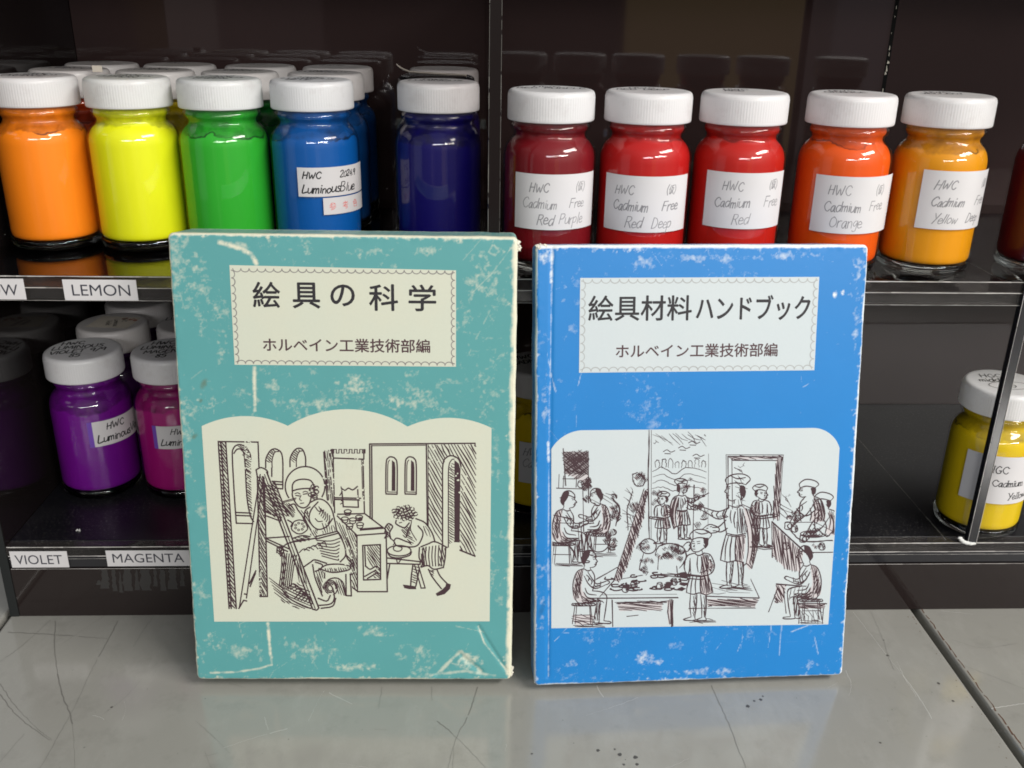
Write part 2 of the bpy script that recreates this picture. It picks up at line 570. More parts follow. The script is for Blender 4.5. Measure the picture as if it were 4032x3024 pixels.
# ------------------------------------------------------------------ handwriting: single-stroke letters
G = {
    'H': (9, "0,0 1,10|6,0 7,10|0,5 7,5.4"), 'W': (12, "0,10 2,0 5,7 7,0 10,10"), 'C': (8.5, "7,8 5,10 2,9 0,5 2,1 5,0 7,2"),
    'L': (7, "1,10 .3,5 0,0 3,.2 6,1.2"), 'B': (8, "0,0 .5,10|.5,10 4,10 5,8 3,5.5 .3,5.5|3,5.5 6,3 4,0 0,0"),
    'F': (8, "0,0 1,10|1,10 7,10|.5,5.5 5,5.5"), 'R': (8, "0,0 1,10|1,10 5,10 6,8 4,5.5 .5,5.5|3,5.5 6.5,0"),
    'P': (7.5, "0,0 1,10|1,10 5,10 6,8 4,5.2 .5,5"), 'D': (8, "0,0 .5,10|.5,10 4,9 6,5 4,1 0,0"),
    'Y': (7, "0,10 3,5|6.5,10 1,-1"), 'O': (9, "4,10 1,8 0,4 1,1 4,0 7,3 7,7 4,10 3,9.8"), 'V': (7.5, "0,10 3,0 7,10"),
    'G': (8.5, "6,9 3,10 0,5 2,0 6,1 6,4|4,4 7,4"), 'M': (10, "0,0 1,10 4,3 7.5,10 8.5,0"), 'A': (8, "0,0 3.5,10 6.5,0|1,4 5.5,4"),
    'E': (7, "6,10 .7,10 0,0 5.5,0|.4,5 4.5,5"), 'T': (7, "0,10 7,10|3.5,10 3,0"), 'U': (8, "0,10 0,3 2,0 5,1 6,4 6,10"),
    'I': (4, "1.5,10 1,0"), 'N': (9, "0,0 .5,10 6,0 6.5,10"), 'S': (7, "6,9 3,10 1,8 3,5.5 5.5,3 4,0 0,1"),
    'u': (6.2, "0,6 0,1.5 1.5,0 4,2 5,6|5,6 5,0"), 'm': (8, "0,6 0,0|0,4 2,6 3,5 3,0|3,4 5,6 6,5 6.3,0"),
    'i': (3, "1,6 1,0|1,8.2 1.3,8.8"), 'n': (6, "0,6 0,0|0,4 2,6 4,5 4.3,0"), 'o': (6.5, "3,6 1,5 0,3 1,0 3,0 5,2 5,4 3,6"),
    's': (5.5, "4,5.7 1.5,6 1,4.3 4,2 3,0 0,.3"), 'l': (3, "1.4,10 .4,0"), 'e': (5.8, "0,3 4,3.5 4,5 2,6 0,4 .3,1 2,0 5,1"),
    'd': (7, "5,6 2,6 0,3 1,0 3,0 5,3|6,10 5,0"), 'a': (6.3, "4.3,6 2,6 0,3 1,0 3,1 4.5,6 4.3,.5 5.5,0"),
    'r': (5, "0,6 0,0|0,4 2,6 4,6"), 'p': (6, "0,6 -.6,-4|0,5 3,6 4.3,4 3,1 0,1"), 'g': (6, "5,6 2,6 0,3 2,1 5,5|5,6 4,-3 1,-4 0,-3"),
    'w': (7.5, "0,6 1,0 3,5 4.5,0 6.5,6"), 't': (5, "2,9 2,1 4,0|0,6 4,6"),
    '2': (7, "0,8 2,10 5,9 4,5 0,0 6,.3"), '0': (6.5, "3,10 0,7 0,2 3,0 5,3 5,8 3,10"), '4': (7, "4,10 0,4 6,4|4.4,7 4,0"),
    '9': (6.5, "5,8 3,10 0,8 1,5 4,6 5,9 4,0"), '8': (6.5, "5,8 3,10 .5,8 4.5,3 2.5,0 0,2.5 4,7 5,8"), '5': (6.5, "5,10 1,10 .6,6 4,6 5,3 3,0 0,.6"),
    '/': (6, "0,-1 5,10.5"), '.': (3, "1,0 1.5,.5"), '(': (4, "2.5,11 .8,7 .8,3 2.5,-1"), ')': (4, "0,11 2,7 2,3 0,-1"),
    '~': (9.5, "2.4,10 0,5|1.2,7 1.2,0|4,9.5 8,10|4.4,9.5 3.6,3 2.4,0|4.2,7 7.4,7 5.4,2.4 3.2,0|4.8,4.4 8,0"),
}


def write_line(ink, text, x, y, h, w, slant=0.10, wobble=0.25, spread=1.0, serif=False):
    """hand-lettered line; returns the end x"""
    s = h / 10.0
    rng = ink.rng
    for ch in text:
        if ch == ' ':
            x += 6.5 * s * spread
            continue
        adv, body = G[ch]
        dy = rng.uniform(-wobble, wobble) * s * 2
        k = 1 + rng.uniform(-wobble, wobble) * 0.25
        for st in body.split('|'):
            P = [tuple(float(q) for q in p.split(',')) for p in st.split()]
            P = [(x + (px * spread + py * slant + rng.uniform(-.25, .25) * wobble) * s * k,
                  y + dy + (py + rng.uniform(-.25, .25) * wobble) * s * k) for px, py in P]
            ink.stroke(dense(smooth_pts(P, 3), 0.5), w * rng.uniform(0.85, 1.15))
            if serif:
                for a, b in ((P[0], P[1]), (P[-1], P[-2])):
                    if abs(a[1] - b[1]) > abs(a[0] - b[0]):
                        ink.stroke([(a[0] - 1.3 * s, a[1]), (a[0] + 1.3 * s, a[1])], w * 0.55)
        x += adv * s * spread * k
    return x


def type_mesh(name, text, size, mat, parent, place, weight=0.0, sx=1.0, centre=False, adv=None):
    """printed type: a text curve turned into a flat mesh; place maps (x, y) in mm to local mm"""
    V, F = [], []
    x0 = 0.0
    items = [(text, 0.0)] if adv is None else [(c, i * adv) for i, c in enumerate(text)]
    for s, off in items:
        cu = bpy.data.curves.new("type", 'FONT')
        cu.body = s
        cu.size = 1.0
        cu.offset = weight
        cu.resolution_u = 4
        ob = bpy.data.objects.new("type", cu)
        COL.objects.link(ob)
        bpy.context.view_layer.update()
        dg = bpy.context.evaluated_depsgraph_get()
        me = bpy.data.meshes.new_from_object(ob.evaluated_get(dg))
        co = np.zeros(len(me.vertices) * 3)
        me.vertices.foreach_get('co', co)
        co = co.reshape(-1, 3)
        b = len(V)
        for c in co:
            V.append(((c[0] * sx) * size + off, c[1] * size))
        for p in me.polygons:
            F.append(tuple(b + i for i in p.vertices))
        bpy.data.meshes.remove(me)
        bpy.data.objects.remove(ob)
        bpy.data.curves.remove(cu)
    xs = [v[0] for v in V]
    shift = -(min(xs) + max(xs)) / 2 if centre else 0.0
    V3 = [place(x + shift, y) for x, y in V]
    return link(name, V3, F, mat, parent)


# ------------------------------------------------------------------ the desk (setting)
def slab(name, x0, x1):
    o = box(name, x0, x1, -160, 620, -28, 0, MAT['desk'], None, bevel=1.3, seg=3)
    return tag(o, kind='structure')


desk = slab("tabletop", -214.5, 210.2)
desk_r = slab("tabletop", 213.6, 720)
desk_l = slab("tabletop", -720, -217.2)
tag(box("table_underside", -720, 720, -160, 620, -60, -29, MAT['gap']), kind='structure')

flat = lambda x, y, l: (x, y, 0.02 + l)


def scratches(name, lines, mat, parent, seed, w):
    ink = Ink(seed)
    rng = random.Random(seed)
    for P in lines:
        Q = smooth_pts(P, 10)
        Q = dense(Q, 2.0)
        Q = [(x + rng.uniform(-.2, .2), y + rng.uniform(-.2, .2)) for x, y in Q]
        # a scratch breaks up along its length
        i = 0
        while i < len(Q) - 1:
            n = rng.randint(6, 16)
            ww = w * rng.uniform(0.25, 1.25)
            ink.stroke(Q[i:i + n + 1], ww, ww * rng.uniform(.5, 1.1), taper=False)
            i += n + (1 if rng.random() < 0.12 else 0)
    return tag(ink.build(name, flat, mat, parent), kind='structure')


rs = random.Random(5)
dark_lines = [
    [(-163.7, 371.1), (-163.4, 357.1), (-163.0, 336.3), (-161.5, 309.1), (-161.5, 262.6)],
    [(-192.2, 371.5), (-184.0, 350.3), (-170.7, 323.6), (-158.6, 304.0), (-144.6, 270.2)],
    [(-197.8, 328.7), (-185.4, 314.7), (-170.8, 301.4), (-162.8, 295.1)],
    [(-194.6, 321.6), (-181.8, 308.7), (-163.8, 295.1)], [(-194.7, 372.5), (-199.4, 354.0), (-204.2, 342.8)],
    [(-210.1, 363.3), (-186.7, 361.1), (-163.7, 358.0)], [(-175.0, 298.7), (-177.6, 284.1)],
    [(1.7, 323.2), (-2.0, 306.4), (-7.3, 291.6), (-10.4, 270.7)], [(-38.3, 323.8), (-38.7, 310.7)],
    [(-14.7, 303.0), (-6.4, 293.6), (6.4, 275.1)], [(-17.5, 323.5), (-17.0, 314.9)],
    [(189.6, 374.5), (187.7, 355.9), (184.5, 339.6), (183.3, 331.0)],
    [(100.8, 322.4), (102.4, 302.4), (103.2, 275.5)]]
scratches("scratches", dark_lines, MAT['scratch_and_glint'], desk, 3, 0.42)
hair = []
for _ in range(46):
    x, y = rs.uniform(-205, 205), rs.uniform(215, 368)
    a = rs.choice([rs.uniform(60, 120), rs.uniform(-30, 30), rs.uniform(20, 160)])
    L = rs.uniform(4, 26)
    hair.append([(x, y), (x + L * .5 * math.cos(math.radians(a)) + rs.uniform(-1, 1), y + L * .5 * math.sin(math.radians(a))),
                 (x + L * math.cos(math.radians(a)), y + L * math.sin(math.radians(a)))])
scratches("hairline_scratches", hair[:24], MAT['scratch_and_glint'], desk, 4, 0.14)
pale = [[(-60.1, 320.5), (-49.8, 313.6)], [(-96.0, 289.8), (-85.5, 295.1), (-73.6, 299.7)],
        [(181.2, 373.6), (184.5, 339.6), (186.6, 317.8), (186.6, 301.0)],
        [(162.0, 331.3), (161.2, 323.0), (157.7, 315.1)], [(52.1, 323.2), (53.9, 316.0)]]
scratches("pale_scratches", pale, MAT['scratch_light'], desk, 6, 0.42)
scratches("pale_hairlines", hair[24:], MAT['scratch_light'], desk, 7, 0.15)
scratches("scratches", [[(214.5, 334.8), (224.2, 327.0), (244.1, 309.8)], [(219, 352), (230, 346), (248, 349)]], MAT['scratch_and_glint'], desk_r, 8, 0.45)
scratches("pale_scratches", [[(224.1, 374.1), (238.2, 371.3)], [(213.9, 306.5), (225.6, 308.6), (239.8, 312.0)]], MAT['scratch_light'], desk_r, 9, 0.5)


def blob(x, y, r, rng, n=11, sx=1.0):
    return [(x + sx * r * rng.uniform(.65, 1.2) * math.cos(2 * PI * i / n), y + r * rng.uniform(.65, 1.2) * math.sin(2 * PI * i / n)) for i in range(n)]


fl = Ink(2)
for (x, y), r in zip([(48.2, 285.9), (56.3, 283.7), (62.1, 282.0), (62.1, 278.4), (54.7, 286.4), (57.0, 278.5), (22.5, 284.6), (-146.5, 313.3),
                      (160.0, 287.9), (119.5, 313.4), (121, 315.5), (113, 309.5), (116.6, 312.7), (184.6, 341.2), (187.2, 352.1), (199.0, 322.3), (200.2, 311.2)],
                     [.8, .9, .9, .7, .5, .6, .5, .55, .55, .8, .5, .9, .6, .7, .4, .7, .6]):
    fl.fill(blob(x, y, r, fl.rng))
for _ in range(60):
    fl.fill(blob(rs.uniform(-210, 205), rs.uniform(215, 368), rs.uniform(.08, .26), fl.rng, 7))
tag(fl.build("paint_flecks", flat, MAT['mark'], desk), kind='structure')
ru = Ink(4)
y = 200.0
while y < 374:
    L = ru.rng.uniform(2, 7)
    ru.stroke([(215.3 + ru.rng.uniform(-.2, .3), y), (215.3 + ru.rng.uniform(-.2, .5), y + L * .5), (215.3 + ru.rng.uniform(-.2, .3), y + L)],
              ru.rng.uniform(.3, .9), ru.rng.uniform(.2, .7))
    y += L + (ru.rng.uniform(0, 2) if ru.rng.random() < .6 else 0)
tag(ru.build("rust_line", flat, MAT['rust'], desk_r), kind='structure')
rl = Ink(6)
for _ in range(34):
    yy = rl.rng.uniform(220, 372)
    rl.fill(blob(208.4 - abs(rl.rng.gauss(0, 1.1)), yy, rl.rng.uniform(.12, .5), rl.rng, 8, .6))
tag(rl.build("edge_wear", flat, MAT['rust'], desk), kind='structure')

# ------------------------------------------------------------------ the acrylic display shelves
FY, BY = 375.0, 538.0
ZL, ZU = 37.5, 163.0
shelf = tag(empty("display_shelf", (0, 0, 0)), "dark brown acrylic display shelf holding the paint jars, with colour name stickers along its edges", "display shelf")
X0, X1, X2 = -210.0, 221.0, 420.0


P = shelf
box("back_panel", X0 + .1, X1 + 3.0, BY, BY + 4, 0.1, 430, MAT['wall'], P, .15, 1)
box("back_panel", X1 + 4.4, X2, BY, BY + 4, 0.1, 430, MAT['wall'], P, .15, 1)
box("side_panel_edge", X0 - 4, X0, FY - .1, FY + .8, 0.1, 430, plain("matte_dark_edge", (0.016, 0.018, 0.018, 1), .6, .2), P, .2)
box("side_panel", X0 - 4, X0, FY + .9, BY + 4, 0.1, 430, MAT['side'], P, .4)
for z in (ZU, ZU + 172):
    box("shelf_board", X0 + .1, X2, FY + 2.2, BY - .1, z - 10.2, z - 5.05, MAT['board'], P, .35)
    box("clear_plate", X0 + .1, X2, FY, BY - .2, z - 5, z, MAT['acrylic'], P, .35)
    box("clear_lip", X0 + .1, X2, FY - .2, FY + 1.9, z - 10.4, z - 5.1, MAT['haze_acrylic'], P, .3)
    box("clear_lip", X0 + .1, X2, FY - .2, FY - .05, z - 5.0, z - .1, MAT['haze_acrylic'], P)
box("shelf_board", X0 + .1, X2, FY + 5.2, BY - .1, ZL - 11.5, ZL, MAT['dusty'], P, .3)
box("clear_edge_strip", X0 + .1, X2, FY, FY + 5, ZL - 5.2, ZL - .1, MAT['haze_acrylic'], P, .35)
box("front_rail", X0 + .1, X2, FY + .5, FY + 5, ZL - 11.4, ZL - 5.4, MAT['smoke'], P, .6)
box("base_panel", X0 + .1, X2, FY + .2, FY + 4, 0.05, ZL - 11.7, MAT['base'], P, .3)
box("divider", 5.2, 10.2, FY, BY - .2, ZU + .1, ZU + 115, make_thin_glass("smoky_brown_acrylic", (0.80, 0.77, 0.76, 1)), P, .4)
box("divider_front_edge", 5.3, 10.1, FY - .9, FY - .05, ZU + .1, ZU + 115, make_dark("smoky_brown_edge", (0.012, 0.009, 0.0088), 0.3, 0.0, 0.08), P, .25)
box("upright", 229.0, 233.4, FY - 1.6, FY + 2.2, ZL + .1, 278, MAT['smoke'], P, .5)
shelf_r = shelf
# pale, slightly broken lines painted on as glints of the clear edges
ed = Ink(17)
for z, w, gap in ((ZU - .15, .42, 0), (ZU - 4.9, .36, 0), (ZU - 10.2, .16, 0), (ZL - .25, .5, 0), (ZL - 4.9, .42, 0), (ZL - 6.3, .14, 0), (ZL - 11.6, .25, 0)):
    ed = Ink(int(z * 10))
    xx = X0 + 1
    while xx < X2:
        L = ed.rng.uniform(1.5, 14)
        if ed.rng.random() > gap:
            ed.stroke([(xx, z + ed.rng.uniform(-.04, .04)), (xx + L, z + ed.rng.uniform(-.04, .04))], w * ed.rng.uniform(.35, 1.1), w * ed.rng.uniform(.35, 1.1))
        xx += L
    ed.build("painted_edge_glint", lambda x, y, l: (x, FY - .25 - l, y), MAT['edge'], P)
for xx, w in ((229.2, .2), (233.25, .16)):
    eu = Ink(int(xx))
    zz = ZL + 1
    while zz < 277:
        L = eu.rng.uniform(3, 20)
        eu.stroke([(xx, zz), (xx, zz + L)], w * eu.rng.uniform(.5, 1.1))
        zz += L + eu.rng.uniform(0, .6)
    eu.build("painted_upright_glint", lambda x, y, l: (x, FY - 1.65 - l, y), MAT['edge'], P)  # highlight lines painted down both edges of the upright
for xx, w in ((5.45, .28), (9.95, .22)):
    ed = Ink(int(xx))
    zz = ZU + 1
    while zz < 277:
        L = ed.rng.uniform(2, 16)
        ed.stroke([(xx, zz), (xx, zz + L)], w * ed.rng.uniform(.3, .8))
        zz += L + ed.rng.uniform(0, 2.2)
    ed.build("painted_divider_glint", lambda x, y, l: (x, FY - .95 - l, y), MAT['scratch_and_glint'], P)  # glints painted on the divider edge in the scratch colour

# chipped raw edge where the two back panels meet
ch = Ink(12)
zz = 20.0
while zz < 420:
    L = ch.rng.uniform(.5, 2.6)
    big = 1.0 if not 232 < zz < 240 else 2.6
    if ch.rng.random() < 0.42 or big > 1:
        xx = 224.45 + ch.rng.uniform(-.25, .4)
        w = ch.rng.uniform(.12, .42) * big
        ch.fill([(xx - w * .3, zz), (xx + w, zz + L * .2), (xx + w * .6, zz + L * .8), (xx - w * .2, zz + L)])
    zz += L * ch.rng.uniform(.8, 1.6)
ch.build("chipped_edge", lambda x, y, l: (x, BY - .12 - l, y), MAT['chip'], shelf)
gp = Ink(13)
gp.fill([(223.6, 10), (225.8, 10), (225.8, 425), (223.6, 425)])
gp.build("seam_gap", lambda x, y, l: (x, BY - .06, y), MAT['gap'], shelf)
# scuffed seam line on both shelf floors
for z in (ZL, ZU):
    sm = Ink(int(z))
    yy = FY + 2
    while yy < BY - 8:
        L = sm.rng.uniform(1, 7)
        sm.stroke([(X1 - .25 + sm.rng.uniform(-.1, .1), yy), (X1 - .25 + sm.rng.uniform(-.1, .1), yy + L)], sm.rng.uniform(.15, .55))
        yy += L + sm.rng.uniform(0, 1.2)
    sm.build("scuffed_seam", lambda x, y, l, z=z: (x, y, z + .06 + l), MAT['scratch_and_glint'] if z == ZL else MAT['smear'], shelf)

# a bead of white glue at the foot of the upright, dried glue smears under the magenta sticker
bm = bmesh.new()
for k, (x, y, z, r) in enumerate([(225.3, FY - 1.2, ZL + 3.0, .95), (226.2, FY - 1.4, ZL + 2.0, 1.0), (227.4, FY - 1.6, ZL + 1.1, 1.1), (228.9, FY - 1.8, ZL + .7, 1.2),
                                  (230.4, FY - 2.1, ZL + .5, 1.1), (231.9, FY - 2.0, ZL + .5, .9)]):
    r_ = bmesh.ops.create_icosphere(bm, subdivisions=2, radius=r * MM)
    for v in r_['verts']:
        v.co = Vector((v.co.x * 1.25, v.co.y * .8, v.co.z * .75)) + Vector((x, y, z)) * MM
me = bpy.data.meshes.new("glue_bead")
bm.to_mesh(me)
bm.free()
me.materials.append(MAT['glue'])
gb = bpy.data.objects.new("glue_bead", me)
COL.objects.link(gb)
gb.parent = shelf_r
sme = Ink(21)
for x, z0, z1, w in [(-171.5, 17, 19.5, 1.6), (-168.5, 15, 25.4, 2.6), (-164.5, 13.5, 25, 1.6), (-161.8, 12.8, 24, 1.2), (-158.6, 13.6, 25.5, 2.8), (-154.2, 14, 25, 1.5),
                     (-150.3, 13.8, 25, 3.2), (-145.8, 16, 25.4, 1.4), (-142.6, 13.6, 25, 2.2), (-138.0, 14.4, 25.4, 2.8), (-133.6, 16, 25, 1.5)]:
    n = 8
    L = [(x - w * sme.rng.uniform(.6, 1) + (k / n) * 1.4, z0 + (z1 - z0) * k / n) for k in range(n + 1)]
    R = [(x + w * sme.rng.uniform(.6, 1) - (1 - k / n) * .3, z0 + (z1 - z0) * k / n) for k in range(n + 1)]
    sme.fill(L + R[::-1])
sme.build("glue_smear", lambda x, y, l: (x, FY + .14 - l, y), MAT['smear'], shelf)


def sticker(x0, x1, z0, z1, text, tx, tz, label, skew=0.0, y=FY - .42):
    st = box("name_sticker", x0, x1, y - .08, y + .14, z0, z1, MAT['paper'], shelf)
    st["label"] = label
    type_fit("lettering", text, (tx[0], tz[0], tx[1], tz[1]), MAT['sign_text'], st, lambda u, v: (u, y - .10, v))
    st.rotation_euler = (0, 0, 0)
    return st


def type_fit(name, text, bbox, mat, parent, place, weight=0.0, bold=0.0):
    """set type so that its ink fills the box u0, v0, u1, v1; bold thickens the strokes by overprinting"""
    acc = {}

    def grab(x, y):
        return (x, y, 0)
    o = type_mesh(name, text, 1.0, mat, parent, grab, weight)
    me = o.data
    co = np.zeros(len(me.vertices) * 3)
    me.vertices.foreach_get('co', co)
    co = co.reshape(-1, 3) / MM
    a, b_ = co.min(0), co.max(0)
    u0, v0, u1, v1 = bbox
    out = []
    for c in co:
        u = u0 + (c[0] - a[0]) / (b_[0] - a[0]) * (u1 - u0)
        v = v0 + (c[1] - a[1]) / (b_[1] - a[1]) * (v1 - v0)
        out.append([q * MM for q in place(u, v)])
    me.vertices.foreach_set('co', np.array(out).ravel())
    if bold:
        F = [tuple(p.vertices) for p in me.polygons]
        V, FF = [], []
        for q, (dx, dy) in enumerate(((-bold, 0), (bold, 0), (0, -bold), (0, bold))):
            b = len(V)
            for c in co:
                u = u0 + bold + (c[0] - a[0]) / (b_[0] - a[0]) * (u1 - u0 - 2 * bold) + dx
                v = v0 + bold + (c[1] - a[1]) / (b_[1] - a[1]) * (v1 - v0 - 2 * bold) + dy
                p = place(u, v)
                V.append((p[0] * MM, (p[1] - .003 * q) * MM, p[2] * MM))
            FF += [tuple(b + i for i in f) for f in F]
        m2 = bpy.data.meshes.new(name)
        m2.from_pydata(V, [], FF)
        m2.materials.append(mat)
        o.data = m2
        bpy.data.meshes.remove(me)
        me = m2
    me.update()
    return o


sticker(-164.9, -135.8, 153.0, 161.6, "LEMON", (-161.6, -138.6), (154.9, 159.6), "white sticker reading LEMON")
sticker(-212.0, -180.2, 153.2, 161.8, "YELLOW", (-208.5, -182.9), (154.8, 159.5), "white sticker cut by the left edge reading YELLOW")
sticker(-208.2, -182.9, 26.9, 35.3, "VIOLET", (-206.3, -185.4), (28.6, 33.4), "white sticker reading VIOLET")
sticker(-165.7, -128.6, 27.3, 35.5, "MAGENTA", (-163.0, -131.2), (29.2, 33.9), "white sticker reading MAGENTA")

# ------------------------------------------------------------------ paint jars
OUT = [(0, 0.25), (14.5, 0.25), (16.4, 0.0), (17.8, .35), (18.8, 1.3), (19.25, 2.8), (19.3, 5), (19.3, 45.2), (19.18, 46.8), (18.85, 48.6), (18.2, 50.3), (17.2, 51.9),
       (16.1, 53.1), (15.25, 54.1), (15.0, 54.9), (15.2, 55.7), (16.0, 56.4), (16.45, 57.1), (16.5, 57.9), (16.2, 58.8), (15.6, 59.4), (15.5, 62)]
INN = [(0, 4.1), (12, 4.2), (16.8, 4.5), (17.9, 4.95), (18.4, 6.0), (18.5, 7.8), (18.5, 45.0), (18.4, 46.5), (18.0, 48.4), (17.35, 50.0), (16.35, 51.5),
       (15.0, 52.7), (14.2, 53.8), (14.0, 54.8), (14.2, 55.8), (14.9, 56.6), (15.2, 57.4), (15.0, 58.6), (14.7, 59.6), (0, 59.8)]


def make_lid_mesh():
    n = 400
    V, F = [], []
    prof = [(17.0, 60.3, 0), (17.55, 60.35, 0), (17.75, 60.7, 0), (17.75, 61.3, 1), (17.72, 69.6, 1), (17.66, 70.3, 0), (17.5, 70.95, 0), (17.15, 71.55, 0), (16.6, 71.95, 0),
            (15.8, 72.15, 0), (15.0, 72.12, 0), (0.01, 72.05, 0)]
    for r, z, rid in prof:
        for i in range(n):
            a = 2 * PI * i / n
            rr = r + (.055 if i % 4 < 2 else -.055) * rid
            V.append((rr * math.cos(a), rr * math.sin(a), z))
    for k in range(len(prof) - 1):
        for i in range(n):
            j = (i + 1) % n
            F.append((k * n + i, k * n + j, (k + 1) * n + j, (k + 1) * n + i))
    me = bpy.data.meshes.new("lid")
    me.from_pydata([[c * MM for c in v] for v in V], [], F)
    me.polygons.foreach_set('use_smooth', [True] * len(me.polygons))
    return me


LID = make_lid_mesh()
BOT = None


def make_bottle_mesh():
    V, F = lathe([p for p in OUT if p[1] >= 4.9 and p[0] > 10], 80)
    n1 = len(F)
    base = [(0, .7), (13.5, .6), (15.2, .1), (16.4, 0.0), (17.8, .35), (18.6, 1.3), (18.9, 2.6), (18.95, 4.2), (18.7, 4.35), (17.2, 4.0), (13, 3.6), (0, 3.3)]
    V2, F2 = lathe(base, 80)
    F += [tuple(len(V) + i for i in f) for f in F2]
    V += V2
    me = bpy.data.meshes.new("glass_bottle")
    me.from_pydata([[c * MM for c in v] for v in V], [], F)
    me.polygons.foreach_set('use_smooth', [True] * len(me.polygons))
    me.polygons.foreach_set('material_index', [0] * n1 + [1] * (len(F) - n1))
    me.materials.append(MAT['glass'])
    me.materials.append(MAT['solid_glass'])
    return me


BOT = make_bottle_mesh()
PAINT_V, PAINT_F = lathe(INN, 80)
lid_cache = {}


def bend(phi0, r=19.36, curl=0.0, span=1.0):
    def f(u, v, l):
        a = math.radians(phi0) + u / r
        rr = r + .07 + l + curl * max(0, math.degrees(u / r) / span - .72) ** 2 * 60
        return (rr * math.sin(a), -rr * math.cos(a), v)
    return f


def patch(name, phi0, phi1, z0, z1, mat, par, r=19.42, curl=0.0):
    n = 28
    V, F = [], []
    for i in range(n + 1):
        t = i / n
        a = math.radians(phi0 + (phi1 - phi0) * t)
        rr = r + curl * max(0, t - .72) ** 2 * 60
        for z in (z0, z1):
            V.append((rr * math.sin(a), -rr * math.cos(a), z))
    for i in range(n):
        F.append((2 * i, 2 * i + 2, 2 * i + 3, 2 * i + 1))
    return link(name, V, F, mat, par, smooth=True)


def jar(x, y, z, col, label, fill=49.0, dirt=None, lid='lid', writing=None, wang=0.0, streak=1.0, turn=0.0, group="glass paint jars with screw lids", wpen='faint_pen'):
    root = tag(empty("paint_jar", (x, y, z + .06), (0, 0, math.radians(turn))), label, "paint jar", group)
    b = bpy.data.objects.new("glass_bottle", BOT)
    COL.objects.link(b)
    b.parent = root
    me = bpy.data.meshes.new("paint_fill")
    me.from_pydata([[c * MM for c in v] for v in PAINT_V], [], PAINT_F)
    me.polygons.foreach_set('use_smooth', [True] * len(me.polygons))
    d = dirt or tuple(.35 * c for c in col[:3]) + (1,)
    me.materials.append(make_paint("paint", col, d, fill, streak))
    p = bpy.data.objects.new("paint_fill", me)
    COL.objects.link(p)
    p.parent = root
    if lid not in lid_cache:
        m = LID.copy()
        m.materials.append(MAT[lid])
        lid_cache[lid] = m
    L = bpy.data.objects.new("lid", lid_cache[lid])
    COL.objects.link(L)
    L.parent = root
    if writing:
        ink = Ink(hash(label) % 1000 if False else len(label) * 7 + int(abs(x)))
        h = 4.3
        yy = 7.4
        for ln, dx in writing:
            write_line(ink, ln, -13.0 + dx, yy, h, .62, slant=.1, spread=.86)
            yy -= 6.1
        ca, sa = math.cos(math.radians(wang)), math.sin(math.radians(wang))
        ink.build("lid_writing", lambda u, v, l: (u * ca - v * sa, u * sa + v * ca, 72.19 + l), MAT[wpen], L)
    return root


def paper_label(root, phi0, phi1, z0, z1, lines, pen, h, w, curl=0.0, serif=False, seed=1, mat='paper', spread=.8):
    lb = patch("paper_label", phi0, phi1, z0, z1, MAT[mat], root, curl=curl)
    ink = Ink(seed)
    sl, kh = ink.rng.uniform(.06, .30), ink.rng.uniform(.92, 1.06)
    for text, u, v, hh in lines:
        write_line(ink, text, u, z0 + v, (hh or h) * (1 if serif else kh), w * (1 if serif else ink.rng.uniform(.8, 1.2)), slant=0.0 if serif else sl, wobble=.02 if serif else .34, serif=serif, spread=1.0 if serif or pen == 'pen' else spread)
    # strokes stay on the label and follow its bend
    m = bend(phi0, curl=curl, span=phi1 - phi0)
    umax = math.radians(phi1 - phi0) * 19.36 - .4
    ink.V = [(min(u, umax), v, l) for u, v, l in ink.V]
    ink.build("handwriting" if not serif else "lettering", m, MAT[pen], lb)
    return lb


R1, R2, R3 = 431.0, 471.5, 512.0
C = dict(
    orange=srgb(248, 132, 22), lemon=srgb(228, 230, 22), green=srgb(44, 166, 42), blue=srgb(4, 86, 164), dark=srgb(11, 2, 98),
    rp=srgb(112, 12, 22), rd=srgb(178, 20, 18), red=srgb(180, 24, 14), orr=srgb(222, 82, 10), yd=srgb(222, 146, 8),
    violet=srgb(108, 8, 134), mag=srgb(160, 11, 112), cad=srgb(220, 186, 12), wine=srgb(92, 9, 18))
def wr(*l):
    return [(t, d) for t, d in l]


G1 = "fluorescent paint jars in rows on the left half of the upper shelf"
jar(-188.2, R1, ZU, C['orange'], "jar of bright orange paint at the left end of the upper shelf, front row", 50.5, srgb(120, 55, 5), writing=wr(("HWC", 6), ("LUMINOUS", 0), ("ORANGE", 2)), group=G1)
jar(-148.6, R1, ZU, C['lemon'], "jar of fluorescent lemon yellow paint, front row of the upper shelf above the LEMON sticker", 52.5, srgb(120, 122, 10), writing=wr(("HWC", 6), ("LUMINOUS", 0), ("LEMON", 3)), group=G1, streak=.8)
jar(-109.6, R1, ZU, C['green'], "jar of bright green paint in the front row above the teal book", 50.0, srgb(16, 60, 22), writing=wr(("HWC", 6), ("LUMINOUS", 0), ("GREEN", 3)), group=G1)
bl = jar(-70.3, R1, ZU, C['blue'], "jar of bright blue paint with a white label reading Luminous Blue", 49.6, srgb(12, 34, 66), writing=wr(("HWC", 6), ("LUMINOUS", 0), ("BLUE", 3)), group=G1)
paper_label(bl, -15.6, 93, 25.3, 37.7, [("HWC", 2.2, 7.6, 2.7), ("2024.9", 18.6, 7.9, 2.6), ("Luminous", 1.7, 1.6, 3.4), ("Blue", 18.4, 1.7, 3.6)], 'pen', 3, .46, seed=5)
s2 = patch("reference_sticker", 15.3, 93, 17.4, 24.7, MAT['paper'], bl, r=19.44)
